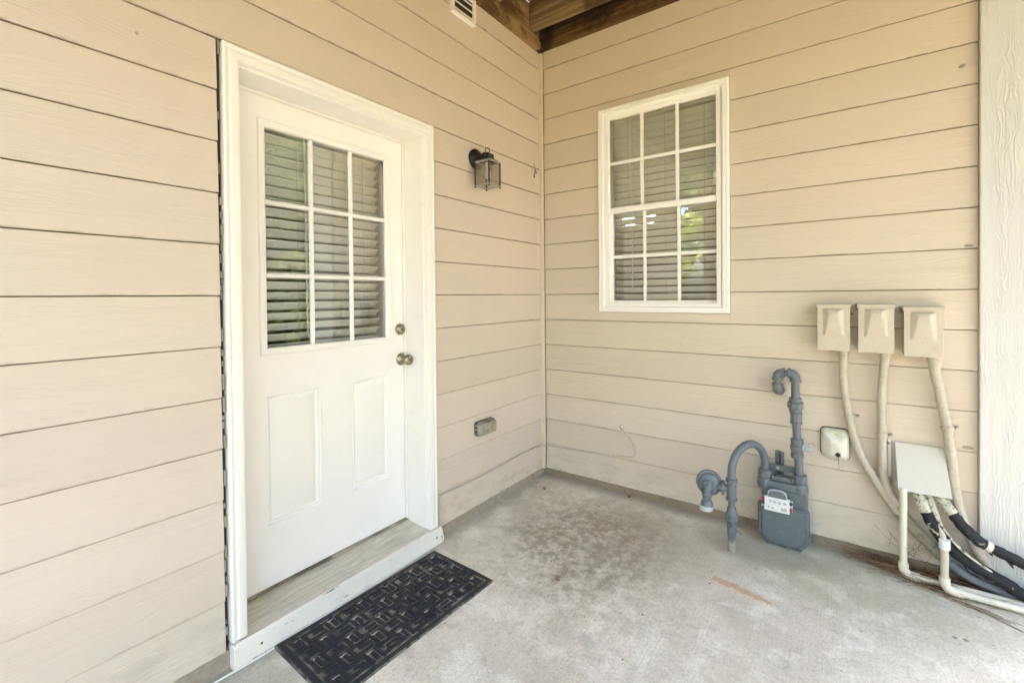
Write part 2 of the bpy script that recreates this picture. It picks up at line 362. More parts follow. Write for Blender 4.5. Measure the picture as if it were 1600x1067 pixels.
def mk_mat():
    t = NT('dusty_black_rubber'); z = t.xyz()[2]; n = t.noise(scale=30, detail=6, rough=.75); b = t.noise(scale=5, detail=4, rough=.6)
    low = t.ramp(z, .0062, .0100, 1, 0)
    f = t.ma('MULTIPLY', t.ma('MULTIPLY', low, t.ramp(n, .38, .56)), t.ramp(b, .36, .54, .2, 1))
    f2 = t.ma('MULTIPLY', t.ramp(n, .60, .74), t.ramp(b, .5, .6, 0, .35)); f = t.ma('MAXIMUM', f, f2)
    c = t.mix(t.ma('MULTIPLY', f, .62), (.017, .018, .022), (.34, .31, .235))
    rb = t.noise(scale=260, detail=2)
    return t.done(c, .62, 0, t.bump(t.ma('ADD', n, rb), .0012, .6), .3)
M['mat'] = mk_mat()
def mk_soil():
    t = NT('dark_soil'); n = t.noise(scale=40, detail=6, rough=.75); c = t.mix(t.ramp(n, .35, .7), (.018, .011, .007), (.075, .045, .025))  # dark soil, deepened further to hold the recess shade behind the conduits
    return t.done(c, .95, 0, t.bump(n, .008, 1), .1)
M['soil'] = mk_soil()
def mk_needle():
    t = NT('pine_needle'); n = t.noise(scale=60, detail=2); c = t.mix(t.ramp(n, .35, .65), (.15, .065, .04), (.24, .16, .09)); return t.done(c, .7)
M['needle'] = mk_needle()
def mk_leaf():
    t = NT('leaf_green'); oi = t.noise(scale=1.1, detail=3, rough=.6); n = t.noise(scale=30, detail=1)
    c = t.mix(t.ramp(oi, .35, .65), (.065, .10, .018), (.20, .24, .05)); c = t.mix(t.ramp(n, .4, .7, 0, .7), c, (.28, .34, .08))
    tl = t.n('ShaderNodeBsdfTranslucent'); t.l(c, tl.inputs[0]); t.put(c, t.b.inputs[0]); t.b.inputs['Roughness'].default_value = .5
    mx = t.n('ShaderNodeMixShader'); mx.inputs[0].default_value = .4; t.l(t.b.outputs[0], mx.inputs[1]); t.l(tl.outputs[0], mx.inputs[2])
    t.l(mx.outputs[0], t.out.inputs[0]); return t.m
M['leaf'] = mk_leaf()
def mk_grass():
    t = NT('lawn_ground'); n = t.noise(scale=3, detail=6, rough=.7); f = t.noise(scale=60, detail=4, rough=.7)
    c = t.mix(t.ramp(n, .35, .65), (.07, .08, .025), (.20, .135, .065)); c = t.mix(t.ramp(f, .3, .7, 0, .5), c, (.04, .06, .02))
    return t.done(c, .95, 0, t.bump(f, .02, 1), .1)
M['grass'] = mk_grass()

# ---------------------------------------------------------------- mesh helpers
class MB:
    def __init__(s): s.v = []; s.f = []
    def add(s, vs, fs, m=None):
        b = len(s.v)
        for p in vs:
            p = Vector(p); s.v.append(tuple(m @ p) if m is not None else tuple(p))
        s.f += [tuple(i + b for i in q) for q in fs]; return s
    def box(s, x0, x1, y0, y1, z0, z1, m=None):
        vs = [(x, y, z) for z in (z0, z1) for y in (y0, y1) for x in (x0, x1)]
        return s.add(vs, [(0, 2, 3, 1), (4, 5, 7, 6), (0, 1, 5, 4), (2, 6, 7, 3), (0, 4, 6, 2), (1, 3, 7, 5)], m)
    def prism(s, pts, axis, a, b, m=None):
        """polygon pts in the two other axes (cyclic order), extruded from a to b along axis"""
        def P(u, v, w): return {'x': (w, u, v), 'y': (u, w, v), 'z': (u, v, w)}[axis]
        n = len(pts); vs = [P(u, v, a) for u, v in pts] + [P(u, v, b) for u, v in pts]
        fs = [tuple(range(n)), tuple(range(2 * n - 1, n - 1, -1))] + [(i, (i + 1) % n, n + (i + 1) % n, n + i)[::-1] for i in range(n)]
        return s.add(vs, fs, m)
    def tube(s, pts, r, seg=14, cap=True, closed=False):
        pts = [Vector(p) for p in pts]; n = len(pts); rr = r if isinstance(r, (list, tuple)) else [r] * n
        ts = []
        for i in range(n):
            a = pts[i - 1] if (i > 0 or closed) else pts[i]; b = pts[(i + 1) % n] if (i < n - 1 or closed) else pts[i]
            ts.append((b - a).normalized())
        up = Vector((0, 0, 1)) if abs(ts[0].z) < .9 else Vector((1, 0, 0))
        nv = (up - ts[0] * up.dot(ts[0])).normalized(); vs = []
        for i in range(n):
            nv = (nv - ts[i] * nv.dot(ts[i])).normalized(); bv = ts[i].cross(nv)
            for k in range(seg):
                a = 2 * math.pi * k / seg; vs.append(pts[i] + (nv * math.cos(a) + bv * math.sin(a)) * rr[i])
        fs = []
        for i in range(n if closed else n - 1):
            j = (i + 1) % n
            for k in range(seg):
                k2 = (k + 1) % seg; fs.append((i * seg + k, i * seg + k2, j * seg + k2, j * seg + k))
        if cap and not closed:
            fs.append(tuple(range(seg))[::-1]); fs.append(tuple((n - 1) * seg + k for k in range(seg)))
        return s.add(vs, fs)
    def lathe(s, o, d, prof, seg=24, phase=0.0):
        """profile [(distance along d, radius)] turned about the line through o along d"""
        o = Vector(o); d = Vector(d).normalized(); up = Vector((0, 0, 1)) if abs(d.z) < .9 else Vector((1, 0, 0))
        a = (up - d * up.dot(d)).normalized(); b = d.cross(a); vs = []; n = len(prof)
        for h, r in prof:
            for k in range(seg):
                t = 2 * math.pi * k / seg + phase; vs.append(o + d * h + (a * math.cos(t) + b * math.sin(t)) * max(r, 1e-5))
        fs = []
        for i in range(n - 1):
            for k in range(seg):
                k2 = (k + 1) % seg; fs.append((i * seg + k, i * seg + k2, (i + 1) * seg + k2, (i + 1) * seg + k))
        fs.append(tuple(range(seg))[::-1]); fs.append(tuple((n - 1) * seg + k for k in range(seg)))
        return s.add(vs, fs)
    def build(s, name, mat, parent=None, bevel=0, smooth=35, seg=2, label=None):
        me = bpy.data.meshes.new(name); me.from_pydata(s.v, [], s.f); me.validate(); me.update()
        import bmesh
        bm = bmesh.new(); bm.from_mesh(me); bmesh.ops.recalc_face_normals(bm, faces=bm.faces); bm.to_mesh(me); bm.free()
        if smooth: me.shade_smooth(); me.set_sharp_from_angle(angle=R(smooth))
        me.materials.append(mat); o = bpy.data.objects.new(name, me); COL.objects.link(o)
        if bevel:
            bv = o.modifiers.new('bevel', 'BEVEL'); bv.width = bevel; bv.segments = seg; bv.limit_method = 'ANGLE'; bv.angle_limit = R(35)
            bv.harden_normals = False
        if parent is not None:
            base = Vector(parent.location) if parent.type == 'EMPTY' else Vector((0, 0, 0))
            if parent.type != 'EMPTY' and parent.get('_b') is not None: base = Vector(parent['_b'])
            if base.length > 0: me.transform(Matrix.Translation(-base))
            o.parent = parent
            o['_b'] = tuple(base)
        if label: o['label'] = label
        return o

def thing(name, label, cat, loc=(0, 0, 0), group=None):
    o = bpy.data.objects.new(name, None); COL.objects.link(o); o.location = loc; o.empty_display_size = .05
    o['label'] = label; o['category'] = cat
    if group: o['group'] = group
    return o
def tag(o, label=None, cat=None, group=None, kind=None):
    if label: o['label'] = label
    if cat: o['category'] = cat
    if group: o['group'] = group
    if kind: o['kind'] = kind
    return o
def B(x0, x1, y0, y1, z0, z1): return MB().box(x0, x1, y0, y1, z0, z1)
def bez(p0, p1, p2, p3, n=12):
    P = [Vector(p) for p in (p0, p1, p2, p3)]; out = []
    for i in range(n + 1):
        t = i / n; out.append(P[0] * (1 - t) ** 3 + P[1] * 3 * t * (1 - t) ** 2 + P[2] * 3 * t * t * (1 - t) + P[3] * t ** 3)
    return out
def smooth_path(pts, step=.01):
    """Catmull-Rom through pts, resampled at about 'step'"""
    P = [Vector(p) for p in pts]; P = [P[0] * 2 - P[1]] + P + [P[-1] * 2 - P[-2]]; out = []
    for i in range(1, len(P) - 2):
        a, b, c, d = P[i - 1:i + 3]; n = max(2, int((c - b).length / step))
        for k in range(n):
            t = k / n
            out.append(.5 * ((2 * b) + (c - a) * t + (2 * a - 5 * b + 4 * c - d) * t * t + (-a + 3 * b - 3 * c + d) * t ** 3))
    out.append(P[-2]); return out
def arc(c, u, v, r, a0, a1, n=12):
    c, u, v = Vector(c), Vector(u).normalized(), Vector(v).normalized()
    return [c + (u * math.cos(R(a0 + (a1 - a0) * i / n)) + v * math.sin(R(a0 + (a1 - a0) * i / n))) * r for i in range(n + 1)]
def rrect(x0, x1, z0, z1, r, n=5):
    if not isinstance(r, (list, tuple)): r = [r] * 4     # corners: low-x low-z, high-x low-z, high-x high-z, low-x high-z
    out = []
    for (cx, cz, a0), q in zip(((x0, z0, 180), (x1, z0, 270), (x1, z1, 0), (x0, z1, 90)), r):
        ccx = cx + q if cx == x0 else cx - q; ccz = cz + q if cz == z0 else cz - q
        for i in range(n + 1):
            a = R(a0 + 90 * i / n); out.append((ccx + q * math.cos(a), ccz + q * math.sin(a)))
    return out
def floor_z(y): return .011 * max(-6, min(0, y))

# ================================================================ SETTING
# ground
g = MB(); g.box(-60, 60, -60, 60, -.6, -.16); tag(g.build('lawn', M['grass'], smooth=0), kind='structure')
# patio slab, falling slightly away from the window wall
g = MB(); NX, NY = 56, 60
xs = [-.25 + (4.9) * i / NX for i in range(NX + 1)]; ys = [.25 - 4.6 * j / NY for j in range(NY + 1)]
vs = [(x, y, floor_z(y)) for y in ys for x in xs]
fs = [(j * (NX + 1) + i, j * (NX + 1) + i + 1, (j + 1) * (NX + 1) + i + 1, (j + 1) * (NX + 1) + i) for j in range(NY) for i in range(NX)]
g.add(vs, fs)
b = len(g.v)   # skirt
g.add([(-.25, .25, -.2), (4.65, .25, -.2), (4.65, -4.35, -.2), (-.25, -4.35, -.2), (-.25, .25, 0), (4.65, .25, 0), (4.65, -4.35, -.048), (-.25, -4.35, -.048)],
      [(0, 1, 5, 4), (1, 2, 6, 5), (2, 3, 7, 6), (3, 0, 4, 7), (0, 3, 2, 1)])
slab = tag(g.build('patio', M['concrete'], smooth=0), kind='structure')

# ---- walls -------------------------------------------------------
NC = 17
def zc(k): return Z0 + k * EXP
def board(mb, axis, s0, s1, zb, zt, kz):
    """one lap board between s0 and s1; kz = height of its own lower edge for the slope"""
    def off(z): return -.0065 * (z - kz) / EXP           # face leans back towards the top
    pr = [(off(zb), zb), (off(zt), zt), (off(zt) - .010, zt), (off(zb) - .010, zb)]
    sg = -1 if axis == 'x' else 1
    pts = [(o * (1 if axis == 'y' else -1), z) for o, z in pr]
    if axis == 'y': mb.prism(pts, 'y', s0, s1)            # wall A: faces +x, profile in x,z
    else: mb.prism(pts, 'x', s0, s1)                      # wall B: faces -y, profile in y,z

wallA = thing('door_wall', 'beige lap siding wall around the white entry door, left of the corner', 'wall', (0, 0, 0))
mb = MB(); Y_END = -3.22
DL, DR, DT = -2.091, -1.0735, 2.178     # door casing hole
for k in range(NC):
    zb, zt = zc(k), min(zc(k + 1) - .0033, 3.006)
    if zt - zb < .01: continue
    if zt <= DT + .0: spans = [(Y_END, DL, zb), (DR, -.021, zb)]
    elif zb < DT: spans = [(Y_END, DL, zb), (DR, -.021, zb), (DL, DR, DT)]
    else: spans = [(Y_END, -.021, zb)]
    for s0, s1, z_ in spans:
        if z_ == DT: board(mb, 'y', s0, s1, z_, zt, zb)
        else: board(mb, 'y', s0, s1, z_, zt, zb)
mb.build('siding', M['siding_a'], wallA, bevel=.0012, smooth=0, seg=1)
mb = MB(); mb.box(-.30, -.0255, Y_END, -2.079, 0.03, 3.3); mb.box(-.30, -.0255, -1.0705, 0.30, 0.03, 3.3); mb.box(-.30, -.0255, -2.079, -1.0705, 2.176, 3.3)
mb.build('sheathing', M['sheathing'], wallA, smooth=0)
MB().box(-.30, -.02, Y_END, 0.30, 3.30, 5.6).build('upper_wall', M['siding_a'], wallA, smooth=0)
mb = MB(); mb.box(-.30, -.006, Y_END, -2.066, -.25, Z0 - .004); mb.box(-.30, -.006, -1.058, .02, -.25, Z0 - .004)
mb.build('foundation', M['found'], wallA, smooth=0)
MB().box(-.30, .010, Y_END - .022, Y_END - .001, 0, 3.3).build('end_board', M['corner'], wallA, smooth=0)
MB().box(-.012, .021, -.0205, -.0005, Z0 - .004, 3.0).build('corner_strip', M['inner_trim'], wallA, bevel=.003)
MB().box(-.0252, -.0175, -2.0905, -2.0785, .05, 2.172).build('open_joint', M['sheath'], wallA, smooth=0)  # black strip painted in as the shade of the open joint
# gnarled caulk in the joint left of the door casing
mb = MB(); z = .1
while z < 2.15:
    h = random.uniform(.01, .06)
    if random.random() < .6:
        w = random.uniform(.0015, .0055); y0 = -2.0848 + random.uniform(-.002, .003)
        mb.box(-.018, -.004 + random.uniform(-.004, .005), y0 - w, y0 + w, z, z + h)
    z += h + random.uniform(.0, .03)
mb.build('cracked_caulk', M['caulk'], wallA, bevel=.0015)

wallB = thing('window_wall', 'beige lap siding wall with the white window, right of the corner', 'wall', (0, 0, 0))
mb = MB(); WX0, WX1, WZ0, WZ1 = .449, 1.238, 1.170, 2.486
for k in range(NC):
    zb, zt = zc(k), min(zc(k + 1) - .0034, 3.014)
    if zt - zb < .01: continue
    if zt <= WZ0 or zb >= WZ1: spans = [(.022, 2.222, zb, zt)]
    else:
        spans = [(.022, WX0 - .002, zb, zt), (WX1 + .002, 2.222, zb, zt)]
        if zb < WZ0: spans.append((WX0 - .002, WX1 + .002, zb, WZ0 - .002))
        if zt > WZ1: spans.append((WX0 - .002, WX1 + .002, WZ1 + .002, zt))
    for s0, s1, za, zbb in spans: board(mb, 'x', s0, s1, za, zbb, zb)
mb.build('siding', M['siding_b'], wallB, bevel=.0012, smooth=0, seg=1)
mb = MB(); OX0, OX1, OZ0, OZ1 = .475, 1.212, 1.196, 2.46
mb.box(-.02, OX0, .0255, .20, .03, 3.3); mb.box(OX1, 2.56, .0255, .20, .03, 3.3); mb.box(OX0, OX1, .0255, .20, .03, OZ0); mb.box(OX0, OX1, .0255, .20, OZ1, 3.3)
mb.build('sheathing', M['sheathing'], wallB, smooth=0)
MB().box(-.02, 2.56, .02, .20, 3.32, 5.6).build('upper_wall', M['siding_b'], wallB, smooth=0)
MB().box(.0, 2.56, .006, .20, -.25, Z0 - .004).build('foundation', M['found_b'], wallB, smooth=0)
mb = MB(); mb.box(2.2235, 2.575, -.0225, .02, -.02, 3.3); mb.box(2.553, 2.5755, .0205, 4.2, -.02, 5.6)
mb.build('corner_board', M['corner'], wallB, bevel=.003, label='white deeply grained vertical trim board at the wall end')
MB().box(-.02, 2.553, 4.0, 4.2, -.2, 5.6).build('rear_wall', M['siding_b'], wallB, smooth=0)
# caulked nail-hole patches on the siding near the right edge
for (x, z, w, h) in ((2.172, 2.262, .012, .008), (2.192, 1.478, .014, .006), (2.19, .595, .02, .008), (2.10, 1.10, .006, .003)):
    m_ = MB(); m_.lathe((x, -.0005, z), (0, -1, 0), [(0, 1), (.0012, .85), (.002, .3)], 9); 
    vs_ = []
    for p in m_.v:
        a = random.uniform(.8, 1.2); vs_.append((x + (p[0] - x) * w * a, p[1], z + (p[2] - z) * h * a))
    m_.v = vs_; m_.build('caulk_patch', M['caulk'], wallB, smooth=60)

# interior rooms behind the openings
mb = MB()
def room(mb, x0, x1, y0, y1, z0, z1, skip):
    v = [(x, y, z) for z in (z0, z1) for y in (y0, y1) for x in (x0, x1)]
    F = {'-z': (0, 2, 3, 1), '+z': (4, 5, 7, 6), '-y': (0, 1, 5, 4), '+y': (2, 6, 7, 3), '-x': (0, 4, 6, 2), '+x': (1, 3, 7, 5)}
    mb.add(v, [F[k] for k in F if k != skip])
room(mb, -4, -.301, -3.2, .19, .06, 2.75, '+x'); o = mb.build('hallway_room', M['interior'], smooth=0); tag(o, kind='structure')
mb = MB(); room(mb, -.29, 2.54, .201, 3.9, .06, 2.75, '-y'); o = mb.build('window_room', M['interior'], smooth=0); tag(o, kind='structure')
# ceiling fixture glimpsed through the slats
t = thing('ceiling_light', 'warm lit ceiling light glimpsed through the window blinds, indoors', 'ceiling light', (.06, 1.5, 2.0))
MB().lathe((.06, 1.5, 2.75), (0, 0, -1), [(0, .07), (.03, .06), (.04, .012), (.6, .012), (.62, .05), (.66, .05)], 20).build('stem', M['brass'], t)
for i in range(4):
    a = i * math.pi / 2 + .3; c = Vector((.06 + .2 * math.cos(a), 1.5 + .2 * math.sin(a), 2.08))
    ar = MB().tube([(.06, 1.5, 2.12), ((.06 + c.x) / 2, (1.5 + c.y) / 2, 2.16), tuple(c)], .008, 8).build('arm', M['brass'], t)
    MB().lathe(c, (0, 0, -1), [(0, .02), (.02, .04), (.06, .055), (.1, .04), (.115, .01)], 16).build('lamp_bulb', M['bulb'], ar)

# ---- deck above --------------------------------------------------
deck = thing('wooden_deck', 'weathered wooden deck framing overhead, its joist and ledger seen in the top corner', 'deck', (0, 0, 0))
mb = MB(); mb.box(-.018, .040, -3.85, -.0515, 3.008, 3.052); mb.box(-.018, .027, -3.85, -.0515, 3.0545, 3.098)
mb.build('ledger_strip', M['ledger'], deck, bevel=.004, label='orange brown ledger strip along the door wall')
MB().box(-.03, .003, -3.85, -.0515, 3.101, 3.295).build('ledger', M['ledger'], deck, bevel=.003)
MB().box(.0, 2.56, -.012, .019, 3.016, 3.295).build('rim_board', M['rim'], deck, bevel=.003, label='dark stained rim board along the window wall')
y = -.150
while y > -3.8:
    MB().box(.005, 4.0, y, y + .042, 3.100, 3.296).build('joist', M['joist'], deck, bevel=.004); y -= .406
MB().box(.0, 4.0, -3.895, -3.852, 3.008, 3.296).build('joist', M['joist'], deck, bevel=.004)
mb = MB(); x = .004
while x < 3.95:
    mb.box(x, x + .138, -3.95, -.001, 3.299, 3.325); x += .1445
mb.build('deck_boards', M['deckboard'], deck, bevel=.003)
MB().box(1.0, 1.14, -.0125, -.0122, 3.0, 3.01)
for px in (.25, 3.85):
    t = thing('deck_post', 'square wooden deck post carrying the outer joist, %s' % ('near the door wall' if px < 1 else 'at the open corner'), 'post', (px, -3.85, -.05))
    MB().box(px - .07, px + .07, -3.94, -3.82, -.05, 3.006).build('shaft', M['post'], t, bevel=.006)
    MB().box(px - .085, px + .085, -3.96, -3.80, -.052, .02).build('post_base', M['screw'], t, bevel=.003)

# ================================================================ DOOR
door = thing('entry_door', 'white half-glass entry door with nine panes and cream casing', 'door', (-.166, -1.575, .085))
# casing with stepped profile
def casing(y_in, y_out, z_in, z_out):
    """mitred U-shape casing: list of (offset from outer edge 0..1, x)"""
prof = [(0, -.021), (0, .010), (.004, .014), (.010, .014), (.014, .0105), (.020, .0105), (.026, .013), (.045, .0125), (.052, .010), (.054, .004), (.054, -.03)]
YL, YR, ZT = -2.077, -1.074, 2.172
mb = MB(); ring = []
for o_, x_ in prof:
    ring.append([(x_, YL + o_, .070), (x_, YL + o_, ZT - o_), (x_, YR - o_, ZT - o_), (x_, YR - o_, .066)])
n = len(prof); vs = [p for r_ in ring for p in r_]; fs = []
for i in range(n - 1):
    for k in range(3): fs.append((i * 4 + k, i * 4 + k + 1, (i + 1) * 4 + k + 1, (i + 1) * 4 + k))
fs.append(tuple(i * 4 for i in range(n))); fs.append(tuple(i * 4 + 3 for i in range(n))[::-1])
mb.add(vs, fs)
mb.build('casing', M['casing'], door, smooth=20)
# jamb
JL, JR, JT = -2.023, -1.128, 2.118
mb = MB(); xj0, xj1 = -.215, -.0135
mb.box(xj0, xj1, JL - .02, JL + .006, .07, JT + .0); mb.box(xj0, xj1, JR - .006, JR + .02, .07, JT + .0); mb.box(xj0, xj1, JL - .02, JR + .02, JT - .008, JT + .02)
mb.build('jamb', M['casing'], door, bevel=.0025)
mb = MB()   # weather-strip stop beside the slab
mb.box(-.164, -.150, JR - .016, JR - .0065, .088, 2.1); mb.box(-.164, -.150, JL + .0065, JL + .016, .088, 2.1); mb.box(-.164, -.150, JL + .0065, JR - .0065, 2.096, 2.1095)
mb.build('stop', M['casing'], door, bevel=.002)
# slab with opening and two embossed panels, as depth grid
SY0, SY1, SZ0, SZ1, SX = -2.020, -1.122, .087, 2.107, -.166
GY0, GY1, GZ0, GZ1 = -1.855, -1.252, 1.072, 1.976
mb = MB()
mb.box(SX - .042, SX, SY0, GY0 - .012, SZ0, SZ1); mb.box(SX - .042, SX, GY1 + .012, SY1, SZ0, SZ1)
mb.box(SX - .042, SX, GY0 - .012, GY1 + .012, GZ1 + .012, SZ1)
PANELS = [(-1.868, -1.622, .343, .882), (-1.466, -1.238, .345, .876)]
# lower field: a sheet in which each panel is a ring profile
yb = sorted({GY0 - .012, GY1 + .012} | {p for q in PANELS for p in q[:2]}); 
def quad(y0, y1, z0, z1, x=SX): mb.add([(x, y0, z0), (x, y1, z0), (x, y1, z1), (x, y0, z1)], [(0, 1, 2, 3)])
mb2 = mb
L0, L1 = GY0 - .012, GY1 + .012; zt_ = GZ0 - .012
pz0, pz1 = .343, .882
PP = [(-1.868, -1.622, pz0, pz1), (-1.466, -1.2405, pz0, pz1)]
quad(L0, L1, SZ0, pz0); quad(L0, L1, pz1, zt_); quad(PP[0][1], PP[1][0], pz0, pz1)
quad(L0 - .0005, PP[0][0], pz0, pz1) if L0 < PP[0][0] else None
for (a, b_, c, d) in PP:
    pr_ = [(0, 0), (.003, -.007), (.009, -.008), (.013, -.003), (.018, -.010), (.024, -.012), (.052, -.002), (.056, -.001)]
    vs = []
    for o_, x_ in pr_: vs += [(SX + x_, a + o_, c + o_), (SX + x_, b_ - o_, c + o_), (SX + x_, b_ - o_, d - o_), (SX + x_, a + o_, d - o_)]
    fs = []
    for i in range(len(pr_) - 1):
        for k in range(4): fs.append((i * 4 + k, i * 4 + (k + 1) % 4, (i + 1) * 4 + (k + 1) % 4, (i + 1) * 4 + k))
    fs.append(tuple((len(pr_) - 1) * 4 + k for k in range(4))); mb.add(vs, fs)
mb.box(SX - .042, SX - .02, L0, L1, SZ0, zt_)
mb.add([(SX, L0, zt_), (SX, L1, zt_), (SX - .02, L1, zt_), (SX - .02, L0, zt_)], [(0, 1, 2, 3)])
slab_o = mb.build('door_slab', M['door'], door, smooth=25)
# glazed insert frame
mb = MB(); pr_ = [(0, -.002), (0, .006), (.004, .009), (.009, .009), (.012, .006), (.020, .008), (.026, .006), (.030, .000), (.030, -.012)]
FY0, FY1, FZ0, FZ1 = -1.885, -1.224, 1.043, 2.010; vs = []; fs = []
for o_, x_ in pr_: vs += [(SX + x_, FY0 + o_, FZ0 + o_), (SX + x_, FY1 - o_, FZ0 + o_), (SX + x_, FY1 - o_, FZ1 - o_), (SX + x_, FY0 + o_, FZ1 - o_)]
for i in range(len(pr_) - 1):
    for k in range(4): fs.append((i * 4 + k, i * 4 + (k + 1) % 4, (i + 1) * 4 + (k + 1) % 4, (i + 1) * 4 + k))
mb.add(vs, fs); mb.build('glass_frame', M['door'], door, smooth=25)
gw, gh = (GY1 - GY0), (GZ1 - GZ0)
for i in (1, 2):
    y_ = GY0 + gw * i / 3; MB().prism([(SX - .010, y_ - .010), (SX - .002, y_ - .009), (SX + .004, y_ - .004), (SX + .004, y_ + .004), (SX - .002, y_ + .009), (SX - .010, y_ + .010)], 'z', GZ0, GZ1).build('muntin', M['door'], door, smooth=20)
    z_ = GZ0 + gh * i / 3; MB().prism([(SX - .010, z_ - .010), (SX - .0025, z_ - .009), (SX + .0035, z_ - .004), (SX + .0035, z_ + .004), (SX - .0025, z_ + .009), (SX - .010, z_ + .010)], 'y', GY0, GY1).build('muntin', M['door'], door, smooth=20)
MB().box(SX - .0145, SX - .0125, GY0 - .01, GY1 + .01, GZ0 - .01, GZ1 + .01).build('glass_pane', M['glass'], door, smooth=0)
# hardware
dead = MB().lathe((SX + .0005, -1.165, 1.108), (1, 0, 0), [(0, .031), (.006, .031), (.012, .026), (.019, .021), (.021, .018), (.0215, .009), (.019, .007)], 32).build('deadbolt', M['brass'], door, smooth=40)
kb = MB().lathe((SX + .0005, -1.160, .948), (1, 0, 0), [(0, .033), (.004, .0335), (.008, .030), (.012, .021), (.018, .0135), (.032, .0125), (.036, .019), (.044, .0265), (.056, .0285), (.066, .026), (.072, .019), (.073, .010), (.070, .0085)], 32).build('door_knob', M['brass'], door, smooth=45)
for (o_, z_, x_) in ((dead, 1.108, .0212), (kb, .948, .0725)):
    yy = -1.165 if o_ is dead else -1.160
    MB().box(SX + x_ - .004, SX + x_ + .0012, yy - .0012, yy + .0012, z_ - .005, z_ + .005).build('keyhole', M['ink'], o_, smooth=0)
# sill
mb = MB(); mb.prism([(-.235, .060), (-.235, .084), (-.19, .084), (-.016, .0665), (.0185, .063), (.0185, .048), (-.235, .048)], 'y', JL - .0265, JR + .0265)
mb.build('sill', M['sill'], door, bevel=.003)
mb = MB(); mb.box(-.205, -.150, JL + .007, JR - .007, .083, .0915); mb.build('threshold', M['threshold'], door, bevel=.003)
mb = MB(); mb.box(-.02, .0285, YL - .0, YR + .013, -.028, .060); b_ = mb.build('sill_board', M['sillboard'], door, bevel=.003, label='white painted board with peeling edges under the sill')
mb = MB(); mb.box(.0195, .031, YL + .01, YR + .008, .0605, .068); mb.build('sill_nosing', M['sillboard'], door, bevel=.002)
for yy in (-1.10, -1.985):
    MB().lathe((.029, yy, .022), (1, 0, 0), [(0, .005), (.001, .004)], 10).build('nail', M['rust'], b_)

def blinds(root_name, label, axis, s0, s1, depth, z_top, z_bot, pitch, tilt, loc, cords, head=.045):
    """horizontal blind behind glass; axis 'y' (door, depth in -x) or 'x' (window, depth in +y)"""
    t_ = thing(root_name, label, 'blinds', loc)
    hw = .025; ca, sa = math.cos(tilt), math.sin(tilt)
    def P(d, s, z): return (-d, s, z) if axis == 'y' else (s, d, z)
    def bx(mb, d0, d1, a, b, z0, z1):
        vs = [P(d, s, z) for z in (z0, z1) for s in (a, b) for d in (d0, d1)]
        mb.add(vs, [(0, 2, 3, 1), (4, 5, 7, 6), (0, 1, 5, 4), (2, 6, 7, 3), (0, 4, 6, 2), (1, 3, 7, 5)])
    mb = MB(); bx(mb, depth - .028, depth + .028, s0, s1, z_top - head, z_top); mb.build('headrail', M['blind'], t_, bevel=.002)
    z = z_top - head - .03; i = 0
    while z > z_bot + .03:
        mb = MB(); vs = []; N = 5
        jt = tilt + random.uniform(-.03, .03); ca, sa = math.cos(jt), math.sin(jt); sag = random.uniform(-.0012, .0012)
        NS = 6
        for k in range(N + 1):
            u = -hw + 2 * hw * k / N; bow = .0022 * (1 - (u / hw) ** 2)
            d_ = depth + u * ca + bow * sa; zz = z - u * sa + bow * ca       # exterior edge (u<0) high
            for q in range(NS + 1):
                s = s0 + (s1 - s0) * q / NS; vs.append(P(d_, s, zz + sag * math.sin(math.pi * q / NS)))
        W = NS + 1; fs = [(k * W + q, k * W + q + 1, (k + 1) * W + q + 1, (k + 1) * W + q) for k in range(N) for q in range(NS)]
        mb.add(vs, fs); o = mb.build('slat', M['blind'], t_, smooth=60)
        so_ = o.modifiers.new('thick', 'SOLIDIFY'); so_.thickness = .0022
        z -= pitch
    mb = MB(); bx(mb, depth - .025, depth + .025, s0, s1, z_bot, z_bot + .018); mb.build('bottom_rail', M['blind'], t_, bevel=.003)
    for c in cords:
        for dd in (-.024, .024):
            MB().tube([P(depth + dd, c, z_top - head), P(depth + dd, c, z_bot + .01)], .0011, 6).build('cord', M['cord'], t_)
    c = cords[0] + .03
    MB().tube([P(depth - .034, c, z_top - head), P(depth - .036, c + .004, z_bot + .12)], .0035, 8).build('tilt_wand', M['blind'], t_)
    return t_
blinds('door_blind', 'white horizontal blind behind the nine-pane glass of the entry door', 'y', -1.93, -1.262, .228, 2.03, 1.0, .0445, R(42), (-.26, -1.6, 1.0), (-1.70, -1.36))

# ================================================================ WINDOW
win = thing('sash_window', 'white double-hung window with grille bars on the siding wall', 'window', (.843, 0, 1.17))
def frame_ring(prof, x0, x1, z0, z1, name, mat, parent, smooth=25):
    """mitred rectangular frame; prof = [(inset, y)]"""
    mb = MB(); vs = []; fs = []
    for o_, y_ in prof: vs += [(x0 + o_, y_, z0 + o_), (x1 - o_, y_, z0 + o_), (x1 - o_, y_, z1 - o_), (x0 + o_, y_, z1 - o_)]
    for i in range(len(prof) - 1):
        for k in range(4): fs.append((i * 4 + k, i * 4 + (k + 1) % 4, (i + 1) * 4 + (k + 1) % 4, (i + 1) * 4 + k))
    mb.add(vs, fs); return mb.build(name, mat, parent, smooth=smooth)
frame_ring([(0, .012), (0, -.016), (.004, -.020), (.012, -.020), (.013, -.014), (.018, -.014), (.019, -.019), (.031, -.019), (.034, -.008), (.034, -.004), (.042, -.004), (.044, .006), (.044, .03)], WX0, WX1, WZ0, WZ1, 'outer_frame', M['vinyl'], win, 20)
